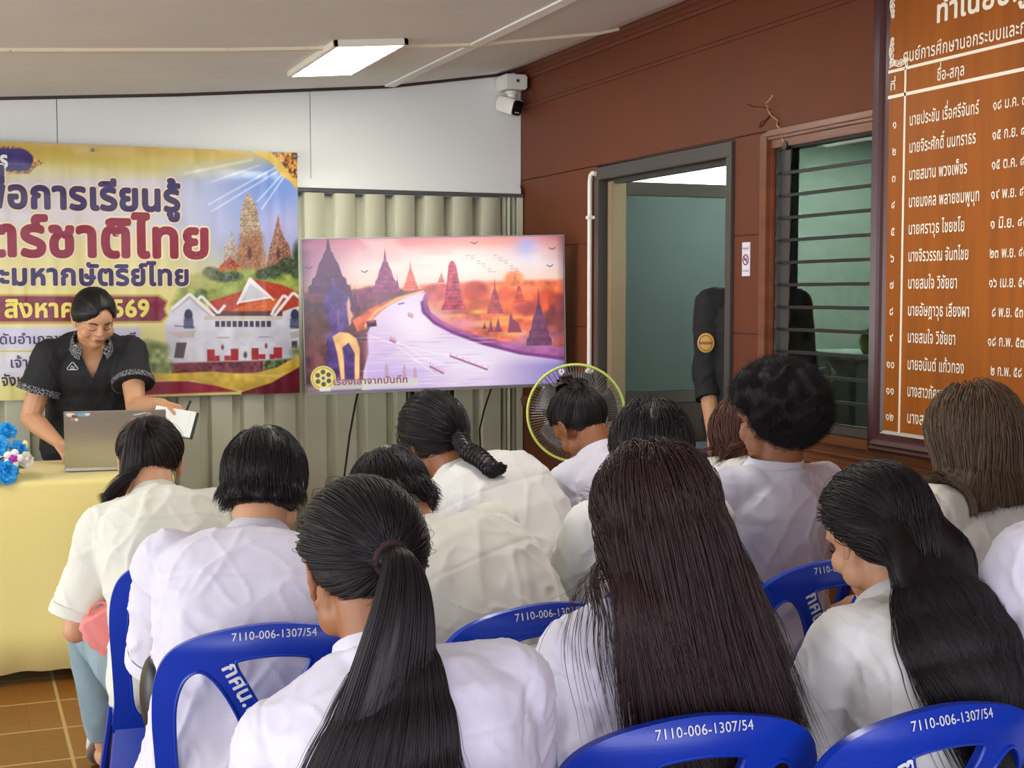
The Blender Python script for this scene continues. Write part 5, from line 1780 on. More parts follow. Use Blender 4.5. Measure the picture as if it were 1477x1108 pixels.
        for nm, m_, secs in (('shoe', M[c.get('shoe', 'shoe_black')], ((-.055, .024, .028, .085), (-.03, .036, .028, .100), (.02, .039, .028, .095), (.07, .044, .028, .070), (.12, .044, .028, .056), (.165, .030, .028, .045))), ('sole', M['sole'], ((-.062, .026, 0, .030), (-.03, .038, 0, .030), (.02, .038, 0, .028), (.07, .045, 0, .028), (.12, .046, 0, .028), (.175, .028, .004, .028)))):
            rr = []
            for a, w_, z0, z1 in secs:
                rr.append([tilt(o0 + fd * a + sd_v * (w_ * math.copysign(abs(math.cos(q)) ** .6, math.cos(q))) + np.array([0, 0, (z0 + z1) / 2 + (z1 - z0) / 2 * math.copysign(abs(math.sin(q)) ** .7, math.sin(q))])) - base for q in [2 * math.pi * j / 18 for j in range(18)]])
            o = MB().rings(rr).build(nm, m_, body if nm == 'shoe' else sh, smooth=50)
            if nm == 'shoe': sh = o
    # ---- shirt
    mb = MB()
    ez = c.get('ease', .016)
    rr = []
    for t, a, f, b in RINGS[:-1]:
        e = ez * (1.25 if t < .5 else 1.0) * (.6 if t > .9 else 1)
        rr.append(ps.ring(t, (a * g + e) * k, (f * g + e) * k, (b * g + e) * k, 32))
    t, a, f, b = RINGS[-1]
    rr.append(ps.ring(1.0, (a * .95 + .008) * k, (f + .008) * k, (b + .010) * k, 32))
    rr.append(ps.ring(1.05, (a * .90 + .004) * k, (f + .003) * k, (b + .006) * k, 32))
    mb.rings(rr)
    cuffs = []
    for sd in (-1, 1):
        S, E, W = arms[sd]
        mb.cone(ps.B(.92) + ps.right * sd * .05, .066 * k, S - (E - S) * .02, .066 * k, 16)
        sl = c.get('sleeve', .80)
        r0, r1 = c.get('sl_r', (.068, .066))
        if sl <= 1:
            p_end = S + (E - S) * sl
            mb.tube([S, S + (E - S) * sl * .4, S + (E - S) * sl * .8, p_end], [r0 * k, r0 * 1.02 * k, r1 * k, r1 * 1.03 * k], 20)
            mb.cone(S, r0 * k, S + (E - S) * .1, r0 * k, 18)
            cuffs.append((S + (E - S) * (sl - .10), p_end, r1 * 1.045 * k))
        else:
            p_end = E + (W - E) * (sl - 1)
            mb.cone(S, r0 * k, E, r1 * k, 18).cone(E, r1 * k, E + (p_end - E) * .5, .056 * k, 18)
            mb.tube([E, E + (p_end - E) * .5, p_end], [r1 * k, .054 * k, .050 * k], 20)
            cuffs.append((E + (W - E) * (sl - 1.22), p_end, .0545 * k))
    vx = c.get('svoxel', .0065)
    me = remesh(mb, vx, 4)
    v = get_v(me); n = get_n(me)
    r_, f_, d_ = ps.frame(.5)
    loc = np.stack([(v - ps.B(.5)) @ r_, (v - ps.B(.5)) @ f_, (v - ps.B(.5)) @ d_], 1)
    sd_ = c.get('seed', 1)
    q1 = loc @ Ry(.55) @ Rz(.4); q2 = loc @ Ry(-.6)
    n1 = 1 - np.abs(vnoise(q1 * np.array([19, 19, 6.]) + sd_ * 3.1, sd_)); n2 = 1 - np.abs(vnoise(q2 * np.array([25, 25, 9.]) + 7 + sd_, sd_ + 4))
    big = vnoise(loc * np.array([6., 6, 4]), sd_ + 9)
    fine = vnoise(loc * np.array([40., 40, 26]), sd_ + 2)
    amp = c.get('wr', 1.0)
    low = .55 + .45 * np.clip((.25 - loc[:, 2]) / .3, 0, 1)
    disp = amp * low * (.0075 * (n1 ** 4 - .3) + .0045 * (n2 ** 5 - .25)) + .004 * big * amp + .0007 * fine
    # yoke seam across the shoulder blades and the arm-hole seams
    yk = loc[:, 2] - .135 * k
    disp -= .0022 * np.exp(-(yk / .004) ** 2) * (loc[:, 1] < 0) * (np.abs(loc[:, 0]) < .2)
    for sd in (-1, 1):
        S, E, W = arms[sd]
        pl = (v - (S + (E - S) * .06)) @ nrm((E - S) * .35 + ps.right * sd * .9 * np.linalg.norm(E - S))
        near = np.linalg.norm(v - S, axis=1) < .13
        disp -= .0024 * np.exp(-(pl / .0045) ** 2) * near
    set_v(me, v + n * disp[:, None] - base)
    if c.get('vneck'):       # open front of the collar
        bm = bmesh.new(); bm.from_mesh(me)
        vx_ = c['vneck']; o_ = ps.B(1.0) - base; uu_ = nrm(ps.up2 - ps.right * (ps.up2 @ ps.right))
        bad = []
        for sg_ in (-1, 1):
            pn_ = nrm(ps.right * sg_ - uu_ * .52)
            pt_ = o_ - uu_ * vx_
            fs_ = [f for f in bm.faces if (np.array(f.calc_center_median()) - o_) @ ps.fwd > .02]
            gs_ = list({v for f in fs_ for v in f.verts}) + list({e for f in fs_ for e in f.edges}) + fs_
            bmesh.ops.bisect_plane(bm, geom=gs_, plane_co=Vector(pt_), plane_no=Vector(pn_), dist=1e-5)
        for f in bm.faces:
            q = np.array(f.calc_center_median()) - o_
            if q @ ps.fwd > .0 and abs(q @ ps.right) < (q @ uu_ + vx_) * .52 and q @ ps.fwd > .03: bad.append(f)
        bmesh.ops.delete(bm, geom=bad, context='FACES'); bm.to_mesh(me); bm.free()
    sm_ = M[c.get('shirt', 'shirt_a')]
    shirt = link_mesh('shirt', me, sm_, body, 180)
    for a, b, r in cuffs:      # sewn sleeve hems
        cm = M['polo_trim'] if c.get('trim') else sm_
        MB().tube([a - base, a + (b - a) * .15 - base, b - base, b + (b - a) * .02 - base], [r * .97, r * 1.035, r * 1.05, r * .99], 28, False).build('sleeve_hem', cm, shirt, smooth=60)
    # collar
    if c.get('collar', True):
        ax = nrm(ps.neckdir * .75 + ps.up2 * .45); f0 = nrm(ps.fwd - ax * (ps.fwd @ ax)); r0 = np.cross(f0, ax)
        cc = ps.C7 + ax * .004 + f0 * .020 * k
        rx, ry = c.get('collar_r', (.067, .073))
        rr = []
        gap = c.get('gap', .30)
        N = 40
        for j in range(N + 1):
            q = math.pi / 2 + gap + (2 * math.pi - 2 * gap) * j / N
            dr = r0 * math.cos(q) * rx * k + f0 * math.sin(q) * ry * k
            dn = nrm(dr); up_ = .5 - .5 * math.sin(q)       # 1 at the nape
            h = (.026 + .016 * up_) * k; drop = (.030 + .012 * (1 - up_)) * k
            tipx = (1 - up_) ** 2 * .012 * k
            p0 = cc + dr - ax * .012 * k
            prof = [p0, cc + dr * .97 + ax * h, cc + dr * 1.00 + ax * (h + .0035), cc + dr * 1.06 + ax * (h + .001), cc + dr * 1.13 + dn * tipx + ax * (h - drop * .6), cc + dr * 1.20 + dn * tipx + ax * (h - drop - .004), cc + dr * 1.17 + dn * tipx + ax * (h - drop - .005), cc + dr * 1.06 + ax * (h - drop * .6)]
            rr.append([p - base for p in prof])
        MB().rings(rr).build('collar', M['polo_trim'] if c.get('trim') else sm_, shirt, smooth=60)
    c['_ps'] = ps; c['_body'] = body; c['_base'] = base; c['_arms'] = arms; c['_shirt'] = shirt; c['_hips'] = hips
    make_hair(c)
    return body


# ------------------------------------------------------------------ hair
HC0 = np.array([0, -.012, .026]); HR0 = np.array([.0775, .0985, .092])


def colliders(c):
    ps = c['_ps']; k = ps.k; out = []
    out.append((ps.H + ps.HR @ (HC0 * k), ps.HR, HR0 * k))
    out.append((ps.H + ps.HR @ (np.array([0, .020, -.035]) * k), ps.HR, np.array([.070, .070, .084]) * k))
    nb = (ps.skull + ps.C7) / 2
    out.append((nb, ps.HR, np.array([.060, .060, .08]) * k))
    for t in (.05, .2, .35, .5, .65, .78, .88, .96):
        a = np.interp(t, [q[0] for q in RINGS], [q[1] for q in RINGS]); b = np.interp(t, [q[0] for q in RINGS], [q[3] for q in RINGS])
        r, f, d = ps.frame(t)
        out.append((ps.B(t), np.stack([r, f, d], 1), np.array([a * ps.g + .016, b * ps.g + .017, .10]) * k))
    for sd in (-1, 1):
        S, E, W = c['_arms'][sd]
        for q in (0, .3, .6):
            out.append((S + (E - S) * q, np.eye(3), np.array([.076] * 3) * k))
    return out


def push(p, off, cols):
    for cc, R, r in cols:
        l = (p - cc) @ R
        rr = r[None, :] + off[:, None]
        q = np.linalg.norm(l / rr, axis=1)
        m = q < 1
        if m.any():
            p[m] = cc + (l[m] / np.maximum(q[m], .25)[:, None]) @ R.T
    return p


def snap(p, off, col, f):
    """draw strands that still run over the scalp back onto it"""
    cc, R, r = col
    l = (p - cc) @ R
    rr = r[None, :] + off[:, None]
    q = np.linalg.norm(l / rr, axis=1)
    m = (q > 1) & (q < 1.5) & (l[:, 2] > -.035)
    if m.any():
        s_ = cc + (l[m] / q[m][:, None]) @ R.T
        w = f * np.clip((l[m, 2] + .035) / .03, 0, 1)[:, None]
        p[m] = p[m] * (1 - w) + s_ * w
    return p


def roots(c, N, rg, low=0.0):
    ps = c['_ps']; k = ps.k
    out = []
    yy = [-.11, -.05, -.02, .0, .02, .05, .075, .095]
    zz = [-.062 + low, -.058 + low, -.018 + low, .018, .036, .048, .074, .096]
    while sum(len(o) for o in out) < N:
        d = rg.normal(size=(N * 2, 3)); d /= np.linalg.norm(d, axis=1, keepdims=True)
        p = HC0 + d * HR0 * np.array([.975, .975, .975])
        lim = np.interp(p[:, 1], yy, zz)
        if 'part_at' in c['hair']:      # hairline rising to the parting
            lim = lim - .020 * np.clip((p[:, 1] - .02) / .03, 0, 1) + .050 * np.exp(-((p[:, 0] - c['hair']['part_at']) / .026) ** 2) * np.clip((p[:, 1] - .03) / .03, 0, 1)
        ok = p[:, 2] > lim
        out.append(d[ok])
    d = np.concatenate(out)[:N]
    return d


def grow(c, N, seed):
    """strand paths (N, S, 3) and tip lengths for the person's hair style"""
    h = c['hair']; ps = c['_ps']; k = ps.k
    rg = np.random.default_rng(seed)
    st = h['style']; d = roots(c, N, rg, h.get('low', 0))
    lp = HC0 + d * HR0
    cols = colliders(c)
    thick = h.get('thick', .016)
    off = .004 + rg.random(N) ** 1.3 * thick
    toW = lambda l: ps.H + (l * k) @ ps.HR.T
    dW = lambda l: l @ ps.HR.T
    nl = d / HR0; nl /= np.linalg.norm(nl, axis=1, keepdims=True)
    tang = lambda v: v - nl * np.sum(v * nl, 1, keepdims=True)
    g = np.array([0, 0, -1.0])
    S = h.get('steps', 34)
    jit = rg.normal(size=(N, 3)) * h.get('jit', .05)
    ncl = h.get('clumps', 90)
    cdir = rg.normal(size=(ncl, 3)) * h.get('clump', .05)
    ctr = d[rg.integers(0, N, ncl)]
    cl = np.argmin(((d[:, None, :] - ctr[None]) ** 2).sum(2), 1) if N * ncl < 3e6 else rg.integers(0, ncl, N)
    jit = jit + cdir[cl]
    if st in ('tie', 'clip', 'braid'):
        Tl = np.array(h['tie'], float)
        Td = (Tl - HC0) / HR0; Td = Td / np.linalg.norm(Td)
        n1 = 14
        path = []
        sweep = h.get('sag', 0.0)
        for i in range(n1):
            s_ = i / (n1 - 1)
            om = np.arccos(np.clip(d @ Td, -1, 1))[:, None] + 1e-4
            q = (np.sin((1 - s_) * om) * d + np.sin(s_ * om) * Td) / np.sin(om)
            q = q / np.linalg.norm(q, axis=1, keepdims=True)
            lift = (off[:, None] * (.35 + .9 * math.sin(math.pi * min(1, s_ * 1.1)) * (1 - .5 * s_)) + .002)
            q[:, 2] -= sweep * math.sin(math.pi * s_)
            path.append(toW(HC0 + q * HR0 + nl * 0 + q / np.linalg.norm(q, axis=1, keepdims=True) * lift))
        Tw = toW(Tl[None])[0]
        ou = ps.HR @ nrm(Td / HR0)
        rt = nrm(np.cross(ou, [0, 0, 1.0])); up_ = np.cross(rt, ou)
        ph = rg.random(N) * 2 * math.pi; rad = np.sqrt(rg.random(N))
        disk = (np.cos(ph) * rad)[:, None] * rt + (np.sin(ph) * rad)[:, None] * up_
        rt_ = h.get('tie_r', .013)
        path[-1] = Tw + ou * .012 + disk * rt_
        path[-2] = .5 * path[-2] + .5 * (Tw + disk * rt_ * 1.3)
        if st == 'clip':
            return np.stack(path, 1)
        L = h['len'] * (1 - .22 * rg.random(N) ** 2)
        n2 = S; hs = (L / n2)[:, None]
        p = path[-1].copy(); dr = nrm(ou * .9 + np.array([0, 0, .25]))[None] + disk * h.get('spread', .5)
        dr = dr / np.linalg.norm(dr, axis=1, keepdims=True)
        lat = disk * h.get('spread', .5) * .16
        pull = np.array(h.get('pull', (0, 0, 0)), float)
        if st == 'braid':
            # centre line of the plait, then three strands wound round it
            line = []
            for i in range(S):
                u_ = i / (S - 1); t = 1.04 - .34 * u_
                r_, f_, d_ = ps.frame(min(t, 1.0))
                bb = np.interp(t, [q[0] for q in RINGS], [q[3] for q in RINGS])
                q = ps.B(t) - f_ * (bb * ps.g + .030) * k + r_ * h.get('side', 0)
                w = min(1.0, u_ / .30); w = w * w * (3 - 2 * w)
                if u_ > .74:      # curled tip
                    a = (u_ - .74) / .26 * 2.6
                    q = q + r_ * (1 - math.cos(a)) * .022 + d_ * (math.sin(a) * .012 + .03 * (u_ - .74) / .26)
                line.append(Tw * (1 - w) + q * w + ou * .010 * math.sin(math.pi * w))
            line = np.array(line)
            crown = toW((HC0 + np.array([[0, -.25, 1.0], [.02, -.6, .85], [.03, -.86, .55]]) / np.linalg.norm([[0, -.25, 1.0], [.02, -.6, .85], [.03, -.86, .55]], axis=1, keepdims=True) * (HR0 + .012)))
            c['_plait'] = np.concatenate([crown, Tw[None] + ou * .004, line], 0)
            return np.stack(path, 1)
        for i in range(n2):
            wgt = h.get('grav', .20)
            dr = dr * (1 - wgt) + wgt * (g + pull) + lat + jit * .10 * (i / n2)
            dr /= np.linalg.norm(dr, axis=1, keepdims=True)
            pn = push(p + dr * hs, off * 1.2, cols)
            dr = (pn - p) / (np.linalg.norm(pn - p, axis=1, keepdims=True) + 1e-9)
            p = pn; path.append(p.copy())
        return np.stack(path, 1)
    if st == 'long':
        crown = np.array(h.get('part', (0, .02, 1.0)), float)
        dist = np.arccos(np.clip(d @ nrm(crown), -1, 1)) * .095
        L = np.maximum(.06, (h['len'] - dist) * (1 - h.get('ragged', .10) * rg.random(N)))
        px_ = h.get('part_x', 0.0)
        pc = nrm(h.get('crown', (px_ * 6, -.25, 1.0)))
        v0 = d - pc[None] * 1.0
        v0 = v0 / (np.linalg.norm(v0, axis=1, keepdims=True) + .05)
        front = np.clip((lp[:, 1] - .01) / .05, 0, 1)[:, None]
        sx = np.where(lp[:, 0] > px_, 1.0, -1.0)
        v0 = v0 * (1 - front * .85) + front * np.stack([sx * (.25 if h.get('sleek') else .9), -.35 - h.get('back', .6) * .5 + 0 * sx, -.1 + 0 * sx], 1)
        dr = dW(tang(v0) + nl * .03); dr /= np.linalg.norm(dr, axis=1, keepdims=True)
        p = toW(HC0 + d * HR0 * .985)
        hs = (L / S)[:, None]; path = [p.copy()]
        back = h.get('back', .6)
        bdir = ps.HR @ np.array([0, -1.0, 0]); pull = np.array(h.get('pull', (0, 0, 0)), float)
        for i in range(S):
            ll = (p - ps.H) @ ps.HR / k
            onh = np.clip((ll[:, 2] + .14) / .06, 0, 1) * np.clip((ll[:, 1] + .07) / .05, 0, 1)
            if h.get('tuck'): onh = np.clip((ll[:, 2] + .24) / .08, 0, 1) * np.clip((ll[:, 1] + .125) / .05, 0, 1)
            tgt = g[None] + pull[None] + bdir[None] * (back * onh)[:, None] + jit * (.35 + .5 * i / S)
            if h.get('gather'):
                hx = ps.HR[:, 0]; lx = (p - ps.H) @ hx
                tgt = tgt - hx[None] * (h['gather'] * 9 * lx * np.clip((-.045 - ll[:, 2]) / .10, 0, 1))[:, None]
            wgt = .36
            dr = dr * (1 - wgt) + wgt * tgt
            dr /= np.linalg.norm(dr, axis=1, keepdims=True)
            pn = snap(push(p + dr * hs, off, cols), off, cols[0], .55)
            if c.get('chair_at'):      # hair stays between the back and the backrest
                v_ = np.clip((pn[:, 2] - .43) / 1.05, 0, .42)
                yb = c['chair_at'][1] - .225 - .26 * v_ + .10 * v_ * v_
                pn[:, 1] = np.where((pn[:, 2] < .885) & (pn[:, 1] < yb), yb, pn[:, 1])
            dr2 = pn - p
            dr = dr2 / (np.linalg.norm(dr2, axis=1, keepdims=True) + 1e-9)
            p = pn; path.append(p.copy())
        return np.stack(path, 1)
    if st == 'short':
        wl = np.array(h.get('whorl', (0, -.45, .9))); wl = nrm(wl)
        L = h['len'] * (.7 + .3 * rg.random(N)) * np.clip(.32 + (lp[:, 2] + .06) / .15 * .75, .30, 1.1)
        v0 = d - wl[None] * 1.0
        v0 = tang(v0 + np.stack([-d[:, 1], d[:, 0], 0 * d[:, 0]], 1) * .25)
        dr = dW(v0 / (np.linalg.norm(v0, axis=1, keepdims=True) + 1e-6) + nl * h.get('lift', .2) + jit)
        dr /= np.linalg.norm(dr, axis=1, keepdims=True)
        p = toW(HC0 + d * HR0 * .985); S = 12; hs = (L / S)[:, None]; path = [p.copy()]
        hc = cols[:3] + cols[9:11]
        gl = dW(np.tile(np.array([0, -.2, -1.0]), (N, 1)))
        for i in range(S):
            dr = dr * .86 + .14 * (gl * .7 + g[None] * .5) + jit * .12
            dr /= np.linalg.norm(dr, axis=1, keepdims=True)
            pn = push(p + dr * hs, off, hc)
            if i < S * .75: pn = snap(pn, off * min(1, (i + 2) / 5), hc[0], .8)
            dr2 = pn - p
            dr = dr2 / (np.linalg.norm(dr2, axis=1, keepdims=True) + 1e-9)
            p = pn; path.append(p.copy())
        return np.stack(path, 1)
    if st == 'afro':
        L = h['len'] * (.75 + .3 * rg.random(N)) * np.clip(.45 + (lp[:, 2] + .06) / .10, .35, 1.0)
        S = 16; path = []
        e1 = np.cross(nl, np.array([0.3, .2, .9])); e1 /= np.linalg.norm(e1, axis=1, keepdims=True); e2 = np.cross(nl, e1)
        ph = rg.random(N) * 6.28; fr = 14 + 6 * rg.random(N)
        for i in range(S + 1):
            t = i / S
            l = HC0 + d * HR0 * .985 + nl * (L * t)[:, None] + (np.cos(ph + fr * t) * .0045)[:, None] * e1 + (np.sin(ph + fr * t) * .0045)[:, None] * e2 + jit * .03 * t + np.array([0, -.010, .006]) * t
            path.append(toW(l))
        return np.stack(path, 1)


def strands(name, P, rad, m, parent, base):
    N, S, _ = P.shape
    hc = bpy.data.hair_curves.new(name)
    hc.add_curves([S] * N)
    hc.points.foreach_set('position', (P - base).astype(np.float32).ravel())
    t = np.linspace(0, 1, S)
    r = (rad * np.clip(1.15 - t ** 3, .12, 1))[None, :] * np.ones((N, 1))
    hc.points.foreach_set('radius', r.astype(np.float32).ravel())
    hc.materials.append(m)
    o = bpy.data.objects.new(name, hc); COL.objects.link(o); o.parent = parent
    return o


def make_hair(c):
    h = c['hair']; ps = c['_ps']; base = c['_base']; body = c['_body']; k = ps.k
    seed = c.get('seed', 1) * 17 + 3
    N = h.get('n', 3500); m = M['hair_' + h.get('col', 'black')]
    P = grow(c, N, seed)
    rg = np.random.default_rng(seed + 1)
    # the solid body of the hair, from a bundle of guide strands
    mb = MB()
    G = grow(dict(c, hair=dict(h, thick=h.get('thick', .016) * .5, tie_r=h.get('tie_r', .013) * .5, clump=h.get('clump', .05) * .4, jit=.02, ragged=h.get('ragged', .1) * .5)), h.get('guides', 420), seed + 5)
    gr = h.get('gr', .0075)
    if h['style'] == 'long':      # leave out stray guides so that the body of the hair stays whole
        keep = np.ones(len(G), bool)
        for fr_ in (.5, .8, 1.0):
            e = G[:, int((G.shape[1] - 1) * fr_)]
            dd = np.sort(np.linalg.norm(e[:, None] - e[None], axis=2), axis=1)[:, 7]
            keep &= dd < .032
        G = G[keep]
    stp = 2 if G.shape[1] > 16 else 1
    for s_ in G[:, ::stp]:
        kk = len(s_)
        mb.tube(list(s_), [gr * (1 - .45 * (i / (kk - 1)) ** 2) * (.55 if h['style'] == 'tie' and i * stp > 13 else 1) for i in range(kk)], 5)
    mb.ell(ps.H + ps.HR @ ((HC0 + np.array([0, -.024, .020])) * k), tuple(HR0 * np.array([.96, .84, .90]) * k), 20, 14, ps.HR)
    me = remesh(mb, h.get('voxel', .0065), h.get('smooth', 8))
    set_v(me, get_v(me) - base)
    hair = link_mesh('hair', me, m, body, 180)
    if h['style'] != 'afro' or True:
        strands('hair_strands', P, h.get('rad', .0007), m, hair, base)
    if h.get('stray'):
        Q = grow(dict(c, hair=dict(h, thick=.024, clump=.22, ragged=.4)), h['stray'], seed + 9)
        strands('loose_strands', Q, .00035, m, hair, base)
    if h['style'] in ('tie',) and h.get('band'):
        T0 = ps.H + ps.HR @ (np.array(h['tie']) * k); Td = nrm((np.array(h['tie']) - HC0) / HR0 / HR0); ou = ps.HR @ Td
        rt = nrm(np.cross(ou, [0, 0, 1.0])); up_ = np.cross(rt, ou); r = h.get('tie_r', .013) + .005
        MB().tube([T0 + ou * .008 + r * (math.cos(a) * rt + math.sin(a) * up_) - base for a in [2 * math.pi * j / 24 for j in range(25)]], .0065, 10, False).build('hair_tie', M[h['band']], body, smooth=60)
    T = lambda p: ps.H + ps.HR @ (np.array(p, float) * k) - base
    if h.get('bun'):
        bx, by, bz, br = h['bun']
        mb = MB()
        for a in range(9):
            q = a / 9 * 2 * math.pi
            mb.cone(T((bx + br * .55 * math.cos(q), by - .010, bz + br * .55 * math.sin(q))), br * .48 * k, T((bx + br * .55 * math.cos(q + .7), by - .012, bz + br * .55 * math.sin(q + .7))), br * .46 * k, 10)
        mb.ell(T((bx, by, bz)), (br * .8 * k, br * .55 * k, br * .8 * k), 14, 10, ps.HR)
        me = remesh(mb, .005, 2)
        bn_ = link_mesh('bun', me, m, hair, 180)
        Q = []
        for q in range(700):
            a0 = rg.random() * 6.28; r0 = br * (.25 + .85 * rg.random()); dy = rg.normal() * .006
            pts = []
            for i in range(14):
                a = a0 + i * .16
                hh = math.sqrt(max(0.0, 1 - (r0 / (br * 1.15)) ** 2)) * br * .62
                pts.append(T((bx + r0 * math.cos(a), by - .008 - hh + dy * .3, bz + r0 * math.sin(a))))
            Q.append(pts)
        strands('bun_strands', np.array(Q), .0008, m, bn_, base * 0)
    if h.get('claw'):
        cx_, cy_, cz_ = h['claw']
        clip = None
        for sd in (-1, 1):
            mb = MB()
            arc_ = [(cx_ + x, cy_ + sd * .010, cz_ + .018 - 5.0 * x * x) for x in np.linspace(-.048, .048, 11)]
            up_ = [T(q) for q in arc_]; lo_ = [T((q[0], q[1] + sd * .026, q[2] - .016)) for q in arc_]
            th = ps.HR @ np.array([0, 0, .004])
            mb.rings([[u, l, l + th, u + th] for u, l in zip(up_, lo_)])
            for q in arc_[1::2]:
                mb.tube([T((q[0], q[1] + sd * .026, q[2] - .014)), T((q[0] * 1.0, q[1] + sd * .038, q[2] - .034)), T((q[0], q[1] + sd * .034, q[2] - .052))], [.004, .0034, .0018], 6)
            mb.rings([[T((cx_ + x, cy_ + sd * y_, cz_ + z_)) for y_, z_ in ((.004, .022), (.016, .016), (.017, .030), (.008, .040))] for x in (-.026, .026)])
            o = mb.build('claw_clip' if clip is None else 'claw_jaw', M['claw'], body if clip is None else clip, smooth=35)
            if clip is None: clip = o; o['label'] = 'dark plastic claw clip'
    if '_plait' in c:
        ln = c['_plait']; n_ = 90
        tt = np.linspace(0, 1, len(ln)); ts = np.linspace(0, 1, n_)
        C = np.stack([np.interp(ts, tt, ln[:, i]) for i in range(3)], 1)
        for _ in range(6): C[1:-1] = .25 * C[:-2] + .5 * C[1:-1] + .25 * C[2:]
        mb = MB(); Q = []
        dirs = np.gradient(C, axis=0); dirs /= np.linalg.norm(dirs, axis=1, keepdims=True)
        outw = C - (ps.H + ps.HR @ np.array([0, 0, -.05])); outw -= dirs * np.sum(outw * dirs, 1, keepdims=True); outw /= np.linalg.norm(outw, axis=1, keepdims=True)
        side = np.cross(dirs, outw)
        for j in range(3):
            ph = 2 * math.pi * j / 3
            w = 2 * math.pi * 6.5 * ts + ph
            env = np.clip(np.minimum(ts * 9, 1), 0, 1)
            R1 = .019 * np.interp(ts, [0, .15, .7, 1], [.6, 1, .85, .55])
            pts = C + side * (np.sin(w) * R1)[:, None] + outw * (np.sin(2 * w) * R1 * .42 + .006)[:, None]
            rad = np.interp(ts, [0, .1, .75, .9, 1], [.008, .013, .0105, .010, .003])
            mb.tube(list(pts), list(rad), 8)
            for q in range(220):
                a = rg.random() * 6.28; rr_ = math.sqrt(rg.random()) * 1.12
                Q.append(pts + (side * math.cos(a) + outw * math.sin(a)) * (rad * rr_)[:, None])
        me = remesh(mb, .006, 1); set_v(me, get_v(me) - base)
        pl = link_mesh('plait', me, m, hair, 180)
        strands('plait_strands', np.array(Q)[:, ::2], .0007, m, hair, base)
        e = C[-6]; dl = nrm(C[-5] - C[-8]); s0 = nrm(np.cross(dl, [0, 0, 1.0])); s1 = np.cross(s0, dl)
        MB().tube([e + .011 * (math.cos(a) * s0 + math.sin(a) * s1) - base for a in [2 * math.pi * j / 16 for j in range(17)]], .004, 8, False).build('hair_tie', M['black'], body, smooth=60)

M['tie_brown'] = mat('brown_hair_tie', (52, 30, 32), .8, bump=.3, bscale=400)


def trim_mat():
    m = bpy.data.materials.new('patterned_trim'); m.use_nodes = True
    nt = m.node_tree; b = nt.nodes['Principled BSDF']
    tc = nt.nodes.new('ShaderNodeTexCoord'); vo = nt.nodes.new('ShaderNodeTexVoronoi'); vo.inputs['Scale'].default_value = 85; vo.feature = 'DISTANCE_TO_EDGE'
    cr = nt.nodes.new('ShaderNodeValToRGB'); cr.color_ramp.elements[0].position = .04; cr.color_ramp.elements[1].position = .10
    cr.color_ramp.elements[0].color = (*lin((150, 150, 156)), 1); cr.color_ramp.elements[1].color = (*lin((28, 28, 33)), 1)
    nt.links.new(tc.outputs['Object'], vo.inputs['Vector']); nt.links.new(vo.outputs['Distance'], cr.inputs['Fac']); nt.links.new(cr.outputs['Color'], b.inputs['Base Color'])
    b.inputs['Roughness'].default_value = .8
    return m


